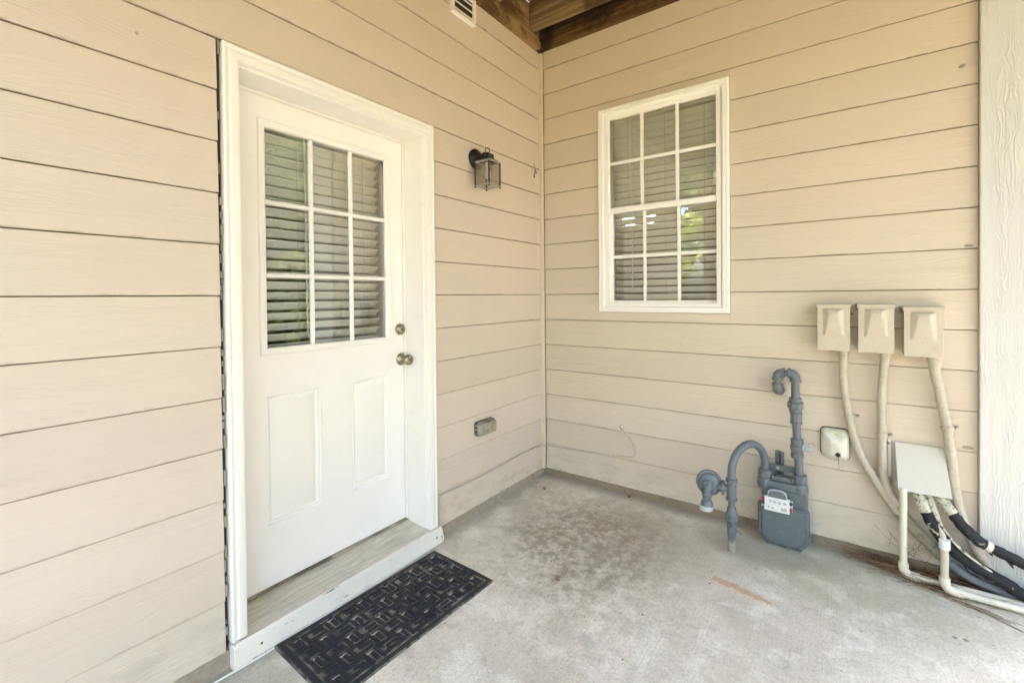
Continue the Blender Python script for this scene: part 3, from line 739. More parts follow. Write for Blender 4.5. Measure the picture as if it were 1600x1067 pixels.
# inner frame tracks
ix0, ix1, iz0, iz1 = WX0 + .0442, WX1 - .0442, WZ0 + .0442, WZ1 - .0442
frame_ring([(0, -.003), (.022, -.003), (.022, .030), (.0225, .085)], ix0 - .0, ix1, iz0 - .012, iz1 + .010, 'inner_track', M['vinyl'], win, 20)
ux0, ux1 = ix0 + .012, ix1 - .012
ZM = 1.826
def sash(name, z0, z1, yf, top_h, bot_h, side):
    mb = MB(); d = .03
    x0, x1 = ux0, ux1
    mb.box(x0, x0 + side, yf, yf + d, z0, z1); mb.box(x1 - side, x1, yf, yf + d, z0, z1)
    mb.box(x0 + side, x1 - side, yf, yf + d, z0, z0 + bot_h); mb.box(x0 + side, x1 - side, yf, yf + d, z1 - top_h, z1)
    s = mb.build(name, M['vinyl'], win, bevel=.002)
    gx0, gx1, gz0, gz1 = x0 + side, x1 - side, z0 + bot_h, z1 - top_h
    MB().box(gx0 - .004, gx1 + .004, yf + .009, yf + .011, gz0 - .004, gz1 + .004).build('glass_pane', M['glass'], s, smooth=0)
    for i in (1, 2):
        xx = gx0 + (gx1 - gx0) * i / 3; MB().box(xx - .010, xx + .010, yf + .002, yf + .008, gz0, gz1).build('grille_bar', M['vinyl'], s, bevel=.001)
    zz = (gz0 + gz1) / 2; MB().box(gx0, gx1, yf + .0025, yf + .0085, zz - .010, zz + .010).build('grille_bar', M['vinyl'], s, bevel=.001)
    return s
sash('upper_sash', ZM - .018, iz1 - .002, .004, .026, .034, .016)
sash('lower_sash', iz0 - .006, ZM + .012, .038, .028, .036, .022)
MB().box(ux0, ux1, -.002, .036, iz0 - .016, iz0 - .008).build('sill_track', M['vinyl'], win, bevel=.001)
blinds('window_blind', 'white horizontal blind hanging behind the sash window glass', 'x', .510, 1.20, .088, 2.46, 1.205, .0445, R(40), (.85, .125, 1.2), (.62, .86, 1.09), .05)

# ================================================================ VENT, LANTERN, OUTLET
vent = thing('wall_vent', 'cream louvred vent high on the door wall near the deck', 'vent', (.0, -.825, 2.85))
vy0, vy1, vz0, vz1 = -.925, -.728, 2.850, 2.998
mb = MB(); mb.box(-.008, .020, vy0, vy0 + .016, vz0, vz1); mb.box(-.008, .020, vy1 - .016, vy1, vz0, vz1); mb.box(-.008, .020, vy0 + .016, vy1 - .016, vz0, vz0 + .014); mb.box(-.008, .020, vy0 + .016, vy1 - .016, vz1 - .014, vz1)
mb.build('frame', M['casing'], vent, bevel=.002)
MB().box(-.006, .002, vy0 + .01, vy1 - .01, vz0 + .01, vz1 - .01).build('backing', M['sheath'], vent, smooth=0)  # dark sheet paints the hollow's shade behind the louvres
for i in range(3):
    z_ = vz0 + .018 + i * .040
    MB().prism([(.017, z_), (.017, z_ + .004), (.003, z_ + .026), (.003, z_ + .022)], 'y', vy0 + .0165, vy1 - .0165).build('louver', M['casing'], vent)
for yy in (vy0 + .008, vy1 - .008): MB().lathe((.020, yy, vz0 + .007), (1, 0, 0), [(0, .003), (.001, .002)], 8).build('screw', M['ink'], vent)

lan = thing('wall_lantern', 'small black square wall lantern with glass sides right of the door', 'lantern', (.01, -.733, 2.08))
pl = MB().lathe((-.004, -.724, 2.083), (1, 0, 0), [(0, .060), (.012, .060), (.018, .054), (.024, .040), (.032, .030), (.036, .012)], 36).build('back_plate', M['black_metal'], lan, smooth=40)
MB().lathe((.032, -.735, 2.088), (1, 0, 0), [(0, .003), (.003, .0028), (.0035, .001)], 10).build('screw', M['screw'], pl)
cxm, cym = .0985, -.735; hw = .0505
MB().tube(smooth_path([(.02, -.728, 2.075), (.045, -.73, 2.088), (.07, -.733, 2.098), (cxm, cym, 2.092)], .006), .011, 12).build('arm', M['black_metal'], lan)
mb = MB(); zt0 = 2.044     # roof: stepped cap
mb.prism([(0, 0)] * 0 or [(cxm - .026, cym - .026), (cxm + .026, cym - .026), (cxm + .026, cym + .026), (cxm - .026, cym + .026)], 'z', 2.066, 2.092)
roof_v = []
for (w_, z_) in ((hw + .002, zt0 + .004), (.030, 2.066)): roof_v += [(cxm - w_, cym - w_, z_), (cxm + w_, cym - w_, z_), (cxm + w_, cym + w_, z_), (cxm - w_, cym + w_, z_)]
mb.add(roof_v, [(0, 1, 5, 4), (1, 2, 6, 5), (2, 3, 7, 6), (3, 0, 4, 7), (4, 5, 6, 7)])
rf = mb.build('cap', M['black_metal'], lan, smooth=20)
def sq_ring(z0, z1, w_out, w_in, name, mat, par):
    mb = MB()
    mb.box(cxm - w_out, cxm + w_out, cym - w_out, cym - w_in, z0, z1); mb.box(cxm - w_out, cxm + w_out, cym + w_in, cym + w_out, z0, z1)
    mb.box(cxm - w_out, cxm - w_in, cym - w_in, cym + w_in, z0, z1); mb.box(cxm + w_in, cxm + w_out, cym - w_in, cym + w_in, z0, z1)
    return mb.build(name, mat, par, bevel=.001)
sq_ring(zt0 - .003, zt0 + .0035, hw + .004, hw - .006, 'top_rim', M['worn_edge'], lan)
sq_ring(1.906, 1.912, hw + .004, hw - .006, 'bottom_rim', M['worn_edge'], lan)
for sx in (-1, 1):
    for sy in (-1, 1):
        MB().box(cxm + sx * hw - .0035, cxm + sx * hw + .0035, cym + sy * hw - .0035, cym + sy * hw + .0035, 1.897, zt0 + .003).build('corner_bar', M['black_metal'], lan, bevel=.001)
for (a, b_, c, d) in ((cxm - hw, cxm + hw, cym - hw, cym - hw + .0015), (cxm - hw, cxm + hw, cym + hw - .0015, cym + hw), (cxm + hw - .0015, cxm + hw, cym - hw + .002, cym + hw - .002), (cxm - hw, cxm - hw + .0015, cym - hw + .002, cym + hw - .002)):
    MB().box(a, b_, c, d, 1.913, zt0 - .004).build('glass_pane', M['lampglass'], lan, smooth=0)
MB().lathe((cxm, cym, zt0), (0, 0, -1), [(0, .014), (.03, .014), (.035, .010), (.05, .016), (.068, .021), (.085, .017), (.094, .006)], 18).build('lamp_bulb', M['index_white'], lan, smooth=50)
ring_c = Vector((cxm, cym, 2.112)); u = Vector((.62, .78, 0))
MB().tube(arc(ring_c + Vector((0, 0, .004)), u, (0, 0, 1), .0135, 0, 345, 22), .0022, 8, closed=True).build('ring', M['black_metal'], lan)
MB().lathe((cxm, cym, 2.091), (0, 0, 1), [(0, .009), (.004, .006), (.010, .004)], 12).build('finial', M['black_metal'], lan)

outl = thing('outdoor_outlet', 'cloudy plastic weatherproof outlet cover low on the door wall', 'outlet', (0, -.68, .495))
oy0, oy1, oz0, oz1 = -.757, -.600, .458, .540
MB().prism([(a, b_) for a, b_ in rrect(oy0, oy1, oz0, oz1, .014)], 'x', -.006, .014).build('back_plate', M['meter_dark'], outl, bevel=.001)
for zz in (.475, .498, .522): MB().lathe((.008, oy0 - .001, zz), (1, 0, 0), [(0, .007), (.010, .006)], 10).build('hinge', M['clear'], outl)
mb = MB(); p0 = rrect(oy0 + .006, oy1, oz0, oz1, .014); p1 = rrect(oy0 + .014, oy1 - .010, oz0 + .008, oz1 - .008, .012); nn = len(p0)
vs = [(.015, a, c) for a, c in p0] + [(.024, a, c) for a, c in p0] + [(.048, a, c) for a, c in p1]
fs = [(i, (i + 1) % nn, nn + (i + 1) % nn, nn + i) for i in range(nn)] + [(nn + i, nn + (i + 1) % nn, 2 * nn + (i + 1) % nn, 2 * nn + i) for i in range(nn)] + [tuple(2 * nn + i for i in range(nn))]
mb.add(vs, fs); cv = mb.build('cover', M['clear'], outl, smooth=40)
MB().box(.0145, .026, -.745, -.690, .477, .523).build('receptacle', M['index_white'], outl, bevel=.002)
MB().box(.0145, .022, -.680, -.640, .470, .528).build('dark_plug', M['meter_dark'], outl, bevel=.002)
MB().box(.015, .03, -.668, -.652, oz1 + .0005, oz1 + .010).build('latch', M['clear'], outl, bevel=.002)

# ================================================================ DOORMAT
matt = thing('doormat', 'black rubber doormat with woven pattern lying below the door sill', 'doormat', (.250, -1.558, -.0165))
L, W_ = .786, .402; st = .0035; nx, ny = int(W_ / st), int(L / st)
CELL = .0675
slots = []
def mat_h(u, v):
    """height of the mat at local u (across), v (along); None = hole"""
    bd = .026
    if u < bd or v < bd or u > W_ - bd or v > L - bd:
        e = min(u, v, W_ - u, L - v); return .0080 if e > .006 else .0080 * (.4 + .6 * e / .006) if e >= 0 else 0
    if min(u, v, W_ - u, L - v) < bd + .006: return .0050
    a, b_ = (u - bd - .006) / CELL * 1.0, (v - bd - .006) / CELL
    i, j = int(a), int(b_); fu, fv = a - i, b_ - j
    k = (i + j) % 2
    # slot hole at the cell border
    if k == 0:
        if .24 < fv < .70 and fu < .26: return None
        r = fv; w = fu
    else:
        r = fu; w = fv
    if w < .26 or w > .90: base = .0050
    else: base = .0
    if base: return base + (.003 if (r < .3 or r > .7) else 0)
    q = (r * 3) % 1.0
    return .0120 if .2 < q < .8 else .0052
mb = MB(); idx = {}
H = [[None] * (nx + 1) for _ in range(ny + 1)]
for j in range(ny + 1):
    for i in range(nx + 1):
        H[j][i] = mat_h(min(i * st, W_), min(j * st, L))
def cell_ok(i, j):
    h = mat_h((i + .5) * st, (j + .5) * st); return h is not None
vs = []; vid = {}
def V(i, j, low=False):
    kk = (i, j, low)
    if kk not in vid:
        h = H[j][i]; h = .0050 if h is None else h
        x, y = i * st - W_ / 2, j * st - L / 2
        edge = .0018 * noise.noise(Vector((x * 9, y * 9, 0)))
        wv = .0015 + .002 * noise.noise(Vector((x * 5, y * 4, 3)))
        ex = edge if i in (0, nx) else 0; ey = edge if j in (0, ny) else 0
        vid[kk] = len(vs); vs.append((x + ex, y + ey, (0 if low else h) + max(0, wv) * (0 if low else 1)))
    return vid[kk]
fs = []
for j in range(ny):
    for i in range(nx):
        if cell_ok(i, j):
            fs.append((V(i, j), V(i + 1, j), V(i + 1, j + 1), V(i, j + 1)))
            for (di, dj, a, b_) in ((-1, 0, (i, j + 1), (i, j)), (1, 0, (i + 1, j), (i + 1, j + 1)), (0, -1, (i, j), (i + 1, j)), (0, 1, (i + 1, j + 1), (i, j + 1))):
                ii, jj = i + di, j + dj
                if ii < 0 or jj < 0 or ii >= nx or jj >= ny or not cell_ok(ii, jj):
                    fs.append((V(*b_), V(*a), V(*a, True), V(*b_, True)))
me = bpy.data.meshes.new('mat_surface'); me.from_pydata(vs, [], fs); me.update(); me.materials.append(M['mat'])
mo = bpy.data.objects.new('woven_rubber', me); COL.objects.link(mo); mo.parent = matt
matt.rotation_euler = (R(.63), 0, R(-2.45))

# ================================================================ UTILITY BOXES + CONDUITS
BOXES = [(1.647, 1.775, 1.000, 1.225, 'left', 1.743), (1.806, 1.936, 1.000, 1.225, 'middle', 1.911), (1.969, 2.099, .992, 1.214, 'right', 2.074)]
BLAB = ['leftmost of three beige electrical boxes in a row on the siding',
        'middle one of three beige electrical boxes in a row on the siding',
        'rightmost and deepest of three beige electrical boxes on the siding, nearest the white corner board']
for (x0, x1, z0, z1, nm, cxx), lb in zip(BOXES, BLAB):
    cx_ = (x0 + x1) / 2; D = .100
    t = thing('disconnect_box', lb, 'electrical box', (cx_, 0, z0), 'beige electrical boxes on the siding')
    bw = .006
    MB().box(x0 + .004, x1 - .004, -(D - .012), .004, z0 + .003, z1 - .004).build('housing', M['beige'], t, bevel=.002)
    # cover with wedge-shaped bulge
    mb = MB(); mb.box(x0, x1, -D, -(D - .0115), z0, z1 - .012)
    cv = mb.build('cover', M['beige'], t, bevel=.0015)
    w = x1 - x0; bz1 = z1 - .024; bz0 = z0 + .070; yb = -D - .0003
    A_ = [(x0 + .022, bz0), (x1 - .020, bz0), (x1 - .024, bz1), (x0 + .024, bz1)]
    T_ = [(x0 + .032, bz0 + .010, -.004), (x1 - .032, bz0 + .010, -.004), (x1 - .046, bz1 - .024, -.020), (x0 + .046, bz1 - .024, -.020)]
    T2 = [(x1 - .040, bz1 - .008, -.013), (x0 + .040, bz1 - .008, -.013)]
    vs = [(a, yb, c) for a, c in A_] + [(a, yb + e, c) for a, c, e in T_] + [(a, yb + e, c) for a, c, e in T2]
    fs = [(0, 1, 5, 4), (1, 2, 8, 6, 5), (3, 0, 4, 7, 9), (2, 3, 9, 8), (4, 5, 6, 7), (7, 6, 8, 9)]
    mb = MB(); mb.add(vs, fs); mb.build('bulge', M['beige'], cv, bevel=.004, seg=3, smooth=50)
    mb = MB(); mb.prism([(-D - .007, z1 - .018), (-D - .007, z1 - .004), (-D - .003, z1), (.004, z1 + .002), (.004, z1 - .003), (-D + .002, z1 - .006), (-D + .0, z1 - .018)], 'x', x0 - .004, x1 + .004)
    mb.build('rain_hood', M['beige'], t, bevel=.001)
    MB().lathe((cx_ - .005, -D + .004, z0 - .0005), (0, 0, -1), [(0, .007), (.003, .005)], 8).build('latch', M['screw'], t)
    MB().box(x0 - .008, x0 + .002, -.02, .002, z1 - .03, z1 - .002).build('hinge', M['caulk'], t, bevel=.002)

def ribbed(mb, path, r, pitch=.0085, amp=.06, seg=16):
    path = smooth_path(path, .0021); rr = []; s = 0
    for i, p in enumerate(path):
        if i: s += (p - path[i - 1]).length
        rr.append(r * (1 + amp * math.sin(2 * math.pi * s / pitch)))
    return mb.tube(path, rr, seg)
CP = [
 [(1.750, -.052, .985), (1.749, -.050, .92), (1.752, -.042, .83), (1.762, -.036, .74), (1.772, -.034, .68), (1.790, -.034, .59), (1.821, -.036, .488), (1.862, -.04, .41), (1.905, -.045, .335), (1.953, -.05, .262)],
 [(1.908, -.052, .985), (1.902, -.050, .93), (1.897, -.044, .85), (1.894, -.040, .75), (1.896, -.036, .61), (1.897, -.036, .52), (1.901, -.038, .43), (1.917, -.042, .36), (1.95, -.046, .295)],
 [(2.076, -.055, .975), (2.078, -.052, .92), (2.090, -.046, .86), (2.104, -.042, .77), (2.119, -.040, .68), (2.131, -.038, .57), (2.141, -.040, .45), (2.155, -.044, .34), (2.185, -.05, .235), (2.225, -.055, .145), (2.262, -.06, .085), (2.36, -.075, .05), (2.7, -.08, .03)]]
TAIL = [
 [(1.953, -.05, .262), (1.99, -.052, .215), (2.034, -.053, .172), (2.09, -.056, .118), (2.140, -.060, .082), (2.196, -.062, .050), (2.273, -.066, .033), (2.346, -.072, .018), (2.7, -.08, .012)],
 [(1.95, -.046, .295), (1.985, -.045, .245), (2.05, -.046, .172), (2.116, -.048, .130), (2.177, -.052, .097), (2.235, -.058, .078), (2.30, -.062, .062), (2.36, -.066, .050), (2.7, -.07, .045)]]
CLAB = ['beige ribbed conduit curving down from the leftmost electrical box, past the cream cover',
        'beige ribbed conduit dropping from the middle electrical box behind the white pipe',
        'beige ribbed conduit from the rightmost electrical box, passing right of the wedge-shaped hood']
RAD = [.0175, .0175, .0185]
for i, (pth, lb) in enumerate(zip(CP, CLAB)):
    t = thing('ribbed_conduit', lb, 'conduit', pth[0], 'conduits under the electrical boxes')
    ribbed(MB(), pth, RAD[i]).build('tube', M['conduit'], t, smooth=60)
    if i < 2:
        ribbed(MB(), TAIL[i], RAD[i], amp=.02).build('lower_tube', M['green_conduit'], t, smooth=60, label='weathered grey-green lower run near the ground')
    x, y, z = pth[0]; s = 1.0 if i < 2 else 1.35
    MB().lathe((x, y, z + .018), (0, 0, -1), [(0, .021 * s), (.022, .021 * s), (.024, .018 * s), (.045 * s, .0185), (.047 * s, .0175)], 14).build('coupling', M['conduit'], t, smooth=30)
    # strap
    k = {0: 4, 1: 4, 2: 4}[i]; c = Vector(pth[k]); d = (Vector(pth[k + 1]) - Vector(pth[k - 1])).normalized(); r = RAD[i] + .0015
    sd_ = Vector((0, -1, 0)); u_ = d.cross(sd_).normalized(); mb = MB()
    mb.lathe(c - d * .007, d, [(0, r), (.0, r + .0025), (.014, r + .0025), (.014, r)], 20)
    st_ = mb.build('strap', M['conduit'], t, bevel=.0008)
    MB().box(c.x + r - .004, c.x + r + .024, -.006, .002 - .003, c.z - .007, c.z + .007).build('strap_foot', M['conduit'], st_, bevel=.002)
    MB().lathe((c.x + r + .014, -.006, c.z), (0, -1, 0), [(0, .007), (.005, .006), (.010, .004)], 8).build('screw', M['screw'], st_)

# cream cover with dark grommet
cov = thing('cable_entry_cover', 'algae-stained cream plastic cover with a black grommet between meter and conduit', 'cover', (1.716, 0, .45))
cx0, cx1, cz0, cz1 = 1.657, 1.774, .452, .604
o0 = rrect(cx0, cx1, cz0, cz1, [.038, .026, .024, .020]); nn = len(o0)
mb = MB(); mb.prism([(a, b_) for a, b_ in rrect(cx0 - .003, cx1 + .002, cz0 - .002, cz1 + .004, [.040, .028, .026, .022])], 'y', -.004, .004); mb.build('gasket', M['rubber_black'], cov)
def insetpoly(P, f, dx=0, dz=0):
    mx_, mz_ = (cx0 + cx1) / 2, (cz0 + cz1) / 2; return [(mx_ + (a - mx_) * f + dx, mz_ + (c - mz_) * f + dz) for a, c in P]
rings = [(-.0045, o0), (-.018, insetpoly(o0, .985)), (-.030, insetpoly(o0, .88, .004, -.004)), (-.052, insetpoly(o0, .55, .012, -.010)), (-.058, insetpoly(o0, .42, .013, -.012))]
vs = [(a, y_, c) for y_, P in rings for a, c in P]; fs = [(r_ * nn + i, r_ * nn + (i + 1) % nn, (r_ + 1) * nn + (i + 1) % nn, (r_ + 1) * nn + i) for r_ in range(len(rings) - 1) for i in range(nn)]
fs.append(tuple((len(rings) - 1) * nn + i for i in range(nn)))
mb = MB(); mb.add(vs, fs); mb.build('shell', M['cream_cover'], cov, smooth=60)
MB().lathe((1.728, -.050, .490), (0, -1, -.2), [(0, .010), (.010, .011), (.014, .008), (.020, .005)], 14).build('grommet', M['rubber_black'], cov, smooth=40)
mb = MB(); mb.tube(smooth_path([(1.728, -.068, .487), (1.731, -.070, .465), (1.731, -.065, .44), (1.733, -.06, .418)], .01), .0014, 6); mb.tube([(1.720, -.06, .415), (1.735, -.062, .413), (1.75, -.055, .412)], .0009, 6)
mb.build('loose_wire', M['meter'], cov)

# line-set hood
hood = thing('line_set_hood', 'off-white wedge-shaped hood on the wall over the insulated pipes', 'pipe hood', (2.03, 0, .38))
F = [(1.945, -.020, .582), (2.110, -.020, .580), (2.124, -.118, .395), (1.949, -.118, .393)]
Bk = [(1.926, .002, .582), (2.112, .002, .580), (2.126, .002, .395), (1.930, .002, .388)]
mb = MB(); mb.add(F + Bk, [(0, 1, 2, 3), (0, 3, 7, 4), (1, 5, 6, 2), (0, 4, 5, 1)]); h_ = mb.build('hood', M['hood'], hood, smooth=0)
sl = h_.modifiers.new('thick', 'SOLIDIFY'); sl.thickness = .003; sl.offset = 0
MB().lathe((1.922, -.004, .568), (0, -1, 0), [(0, .006), (.004, .006), (.008, .003)], 8).build('screw', M['caulk'], hood)
MB().box(1.920, 1.945, -.0035, .003, .41, .584).build('flange', M['casing'], hood, bevel=.001)

# white drain pipes
def pvc_run(label, x, y, ztop, zf, xe, ye, mat, coupling=None):
    t = thing('drain_pipe', label, 'pipe', (x, y, 0), 'pvc pipes turning along the ground')
    r = .0135; re = .0185; zc_ = zf
    MB().tube([(x, y, ztop), (x, y, zc_ + .045)], r, 20).build('upright', mat, t, smooth=50)
    d = (Vector((xe, ye, zf)) - Vector((x, y, zf))).normalized()
    el = [Vector((x, y, zc_ + .052)), Vector((x, y, zc_ + .034))]
    el += [Vector((x, y, zc_)) + d * .032 + (-d * math.cos(R(a)) * .032) + Vector((0, 0, .032)) - Vector((0, 0, 1)) * .032 * math.sin(R(a)) for a in range(0, 91, 9)]
    el += [Vector((x, y, zc_)) + d * .034, Vector((x, y, zc_)) + d * .056]
    MB().tube(el, re, 20).build('elbow', M['pvc'], t, smooth=50)
    MB().tube([Vector((x, y, zc_)) + d * .05, (xe, ye, zf)], r, 20).build('ground_run', M['pvc'], t, smooth=50)
    if coupling: MB().lathe((x, y, coupling[0]), (0, 0, -1), [(0, .0185), (.038, .0185), (.039, .0175), (.040, .0150)], 22).build('coupling', M['white_pvc'], t)
    return t
pvc_run('white plastic drain pipe dropping from the left side of the hood, elbow nearest the wall', 1.966, -.112, .405, .017, 2.75, -.104, M['pvc'])
pvc_run('white plastic drain pipe with a bright coupling, farther right and in front', 2.096, -.150, .205, .0165, 2.75, -.145, M['pvc_old'], (.228,))
MB()
t = thing('vinyl_hose', 'tan tube running from the hood down into the white coupling', 'tube', (2.06, -.1, .4))
MB().tube(smooth_path([(2.045, -.065, .42), (2.062, -.09, .36), (2.08, -.12, .29), (2.092, -.14, .235), (2.096, -.150, .20)], .01), .0105, 14).build('hose', M['pvc_old'], t, smooth=50)

# insulated refrigerant lines
def lineset(label, pth, r, loc, tape_n, tape_at):
    t = thing('insulated_line', label, 'insulated pipe', loc, 'torn insulated refrigerant lines')
    full = smooth_path(pth, .006); n = len(full); rr = []
    for i, p in enumerate(full): rr.append(r * (1 + .10 * noise.noise(p * 38) + .08 * noise.noise(p * 90)))
    def lump(mb, a, b_, add):
        mb.tube(full[a:b_], [q + add for q in rr[a:b_]], 20)
        mb.v = [tuple(Vector(v) + noise.noise_vector(Vector(v) * 70) * .0022) for v in mb.v]
    k = int(n * tape_n)
    mb = MB(); lump(mb, 0, k + 2, -.001); mb.build('taped_sleeve', M['tape'], t, smooth=60, label='peeling tan tape with black tears')
    mb = MB(); lump(mb, k, n, .0); mb.build('foam_sleeve', M['foam'], t, smooth=60)
    for a in tape_at:
        i = int(n * a); mb = MB(); lump(mb, i, i + 3, .0018); mb.build('tape_band', M['cord'], t, smooth=60)
    # torn flaps
    for q in range(9):
        mb = MB()
        i = random.randrange(int(n * .12), int(n * .6)); p = full[i]; a = random.uniform(0, 6.28); dv = (full[min(n - 1, i + 1)] - p).normalized()
        side = dv.orthogonal().normalized(); side.rotate(Matrix.Rotation(a, 3, dv)); w = random.uniform(.006, .014); l = random.uniform(.01, .022)
        b0 = p + side * (r * .98); e = b0 + side * l * .45 + dv * l + Vector((0, 0, -l * .3))
        mb.add([b0 - dv * w, b0 + dv * w, e + dv * w * .4, e - dv * w * .2], [(0, 1, 2, 3)])
        o = mb.build('torn_flap', M['foam'], t); s_ = o.modifiers.new('thick', 'SOLIDIFY'); s_.thickness = .0012
    return t
lineset('lower of two torn black insulated pipes, thick and sagging toward the ground', [(2.014, -.050, .43), (2.020, -.080, .38), (2.044, -.108, .315), (2.075, -.116, .250), (2.112, -.118, .195), (2.155, -.118, .155), (2.200, -.116, .130), (2.240, -.112, .108), (2.29, -.106, .082), (2.345, -.10, .053), (2.5, -.09, .035), (2.72, -.09, .035)], .0245, (2.02, -.09, .4), .14, ())
lineset('upper of two torn black insulated pipes with a white tape band', [(2.070, -.045, .43), (2.090, -.078, .382), (2.128, -.112, .330), (2.160, -.120, .285), (2.206, -.122, .242), (2.245, -.120, .222), (2.29, -.116, .204), (2.336, -.11, .184), (2.5, -.10, .13), (2.72, -.09, .10)], .0210, (2.09, -.09, .4), .17, (.345, .35))
t = thing('copper_line', 'thin pale tube following the upper side of the lower insulated pipe', 'tube', (2.05, -.11, .39))
MB().tube(smooth_path([(2.046, -.085, .395), (2.062, -.118, .335), (2.088, -.136, .277), (2.125, -.139, .222), (2.165, -.138, .182), (2.205, -.134, .152), (2.24, -.126, .127)], .008), .0052, 10).build('tube', M['tape'], t, smooth=50)
t = tag(MB().tube(smooth_path([(2.17, -.13, .30), (2.172, -.15, .26), (2.19, -.15, .232), (2.215, -.145, .228), (2.225, -.13, .235)], .006), .0022, 6).build('black_wire', M['rubber_black']), 'thin black wire drooping under the upper insulated pipe', 'wire')

# ================================================================ GAS METER
gm = thing('gas_meter', 'grey gas meter with pipes, arch and regulator on the window wall', 'gas meter', (1.50, -.09, 0))
G = M['meter']; PR = .0185
YM = -.088
# body front half and rear half
fp = rrect(1.393, 1.610, .006, .205, [.066, .056, .024, .022], 9); nn = len(fp)
def scaled(P, f, cx=1.502, cz=.105): return [(cx + (a - cx) * f, cz + (c - cz) * f) for a, c in P]
rings = [(-.085, fp), (-.129, fp), (-.134, scaled(fp, .975)), (-.1345, scaled(fp, .90)), (-.1410, scaled(fp, .86)), (-.1425, scaled(fp, .80)), (-.1425, scaled(fp, .5))]
vs = [(a, y_, c) for y_, P in rings for a, c in P]; fs = [(r_ * nn + i, r_ * nn + (i + 1) % nn, (r_ + 1) * nn + (i + 1) % nn, (r_ + 1) * nn + i) for r_ in range(len(rings) - 1) for i in range(nn)]
fs += [tuple((len(rings) - 1) * nn + i for i in range(nn)), tuple(range(nn))[::-1]]
mb = MB(); mb.add(vs, fs); body = mb.build('meter_body', G, gm, smooth=40)
mb = MB(); fr_ = scaled(fp, 1.055); mb.prism(fr_, 'y', -.117, -.107); mb.build('seam_flange', G, body, bevel=.002)
mb = MB(); rp = rrect(1.400, 1.604, .010, .262, [.05, .05, .03, .03], 6); mb.prism(rp, 'y', -.030, -.0852); mb.build('rear_housing', G, gm, bevel=.006, seg=3)
# bolts round the cover
for (a, c) in ((1.399, .150), (1.397, .060), (1.440, .014), (1.520, .010), (1.575, .010), (1.604, .060), (1.606, .120), (1.598, .188), (1.55, .026)):
    MB().lathe((a, -.128, c), (0, -1, 0), [(0, .0095), (.010, .009), (.0105, .0055), (.016, .005)], 10).build('bolt', G, body, smooth=35)
MB().prism(rrect(1.412, 1.492, .085, .162, .008), 'y', -.1425, -.1445).build('badge_plate', G, body, bevel=.0008)
# neck and top casting
MB().prism(rrect(1.408, 1.602, .20, .30, .012), 'y', -.045, -.118).build('neck', G, gm, bevel=.006, seg=3)
for xx in (1.418, 1.572): MB().lathe((xx, YM, .268), (0, 0, 1), [(0, .020), (.006, .034), (.018, .037), (.046, .036), (.056, .030), (.060, .024)], 26).build('port_boss', G, gm, smooth=50)
MB().prism(rrect(1.425, 1.565, .276, .318, .014), 'y', -.045, -.122).build('top_casting', G, gm, bevel=.008, seg=3)
MB().prism([(1.452, .318), (1.545, .318), (1.535, .342), (1.462, .342)], 'y', -.052, -.108).build('top_cover', G, gm, bevel=.005)
for (a, c) in ((1.455, -.105), (1.542, -.105), (1.458, -.058), (1.540, -.058)): MB().lathe((a, c, .325), (0, 0, 1), [(0, .007), (.020, .006), (.023, .003)], 8).build('bolt', G, gm)
# index
idx_ = MB(); 
idm = Matrix.Translation((1.480, -.154, .224)) @ Matrix.Rotation(R(-6), 4, 'X') @ Matrix.Scale(.92, 4)
mb = MB(); mb.box(-.062, .058, -.010, .012, -.045, .030, idm); ix = mb.build('index_plate', M['index_white'], gm, bevel=.003)
mb = MB(); arc_p = [(-.048, .0305), (-.046, .054), (-.036, .066), (-.015, .071), (.015, .071), (.034, .066), (.044, .054), (.046, .0305)]
mb.prism(arc_p, 'y', -.008, .012, idm); mb.build('index_window', M['vent_cap'], ix, bevel=.002)
mb = MB(); mb.prism([(a * .90, c * .90 + .001) for a, c in arc_p], 'y', -.009, -.0105, idm); mb.build('dark_dial_strip', M['meter'], ix)
for i, a in enumerate((-.034, -.012, .010, .034)):
    mb = MB(); m4 = idm @ Matrix.Translation((a, -.0105, .006))
    mb.tube([m4 @ Vector((.0065 * math.cos(t_), 0, .0065 * math.sin(t_))) for t_ in [k * math.pi / 8 for k in range(16)]], .0007, 5, closed=True)
    ang = 1.2 + i * 1.7; mb.tube([m4 @ Vector((0, -.0005, 0)), m4 @ Vector((.0055 * math.cos(ang), -.0005, .0055 * math.sin(ang)))], .0015, 5)
    mb.build('dial', M['ink'], ix)
for (a, c) in ((-.040, -.024), (-.022, -.027)):
    mb = MB(); mb.box(a - .005, a + .005, -.0115, -.0101, c - .003, c + .003, idm); mb.build('marking', M['caulk'], ix)
mb = MB(); mb.box(.018, .046, -.0112, -.0101, -.034, -.018, idm); mb.build('marking', M['vent_cap'], ix)
for sx, zz in ((-.069, .012), (.063, -.020), (-.069, -.008), (.063, .012)):
    mb = MB(); mb.lathe(idm @ Vector((sx, .004, zz)), (0, -1, 0), [(0, .008), (.010, .008), (.013, .005)], 12)
    mb.build('seal_plug', M['red'] if zz in (.012, -.020) and not (sx > 0 and zz > 0) else M['meter_dark'], ix)
for sx in (-.069, .063): mb = MB(); mb.box(sx - .009, sx + .009, .004, .010, -.032, .026, idm); mb.build('side_tab', M['vent_cap'], ix, bevel=.001)
def hexnut(z0, z1, x, y, r, name='union_nut', parent=gm, seg=8):
    h = z1 - z0; return MB().lathe((x, y, z0), (0, 0, 1), [(0, r * .86), (h * .12, r), (h * .88, r), (h, r * .86)], seg, R(22)).build(name, G, parent, smooth=25)
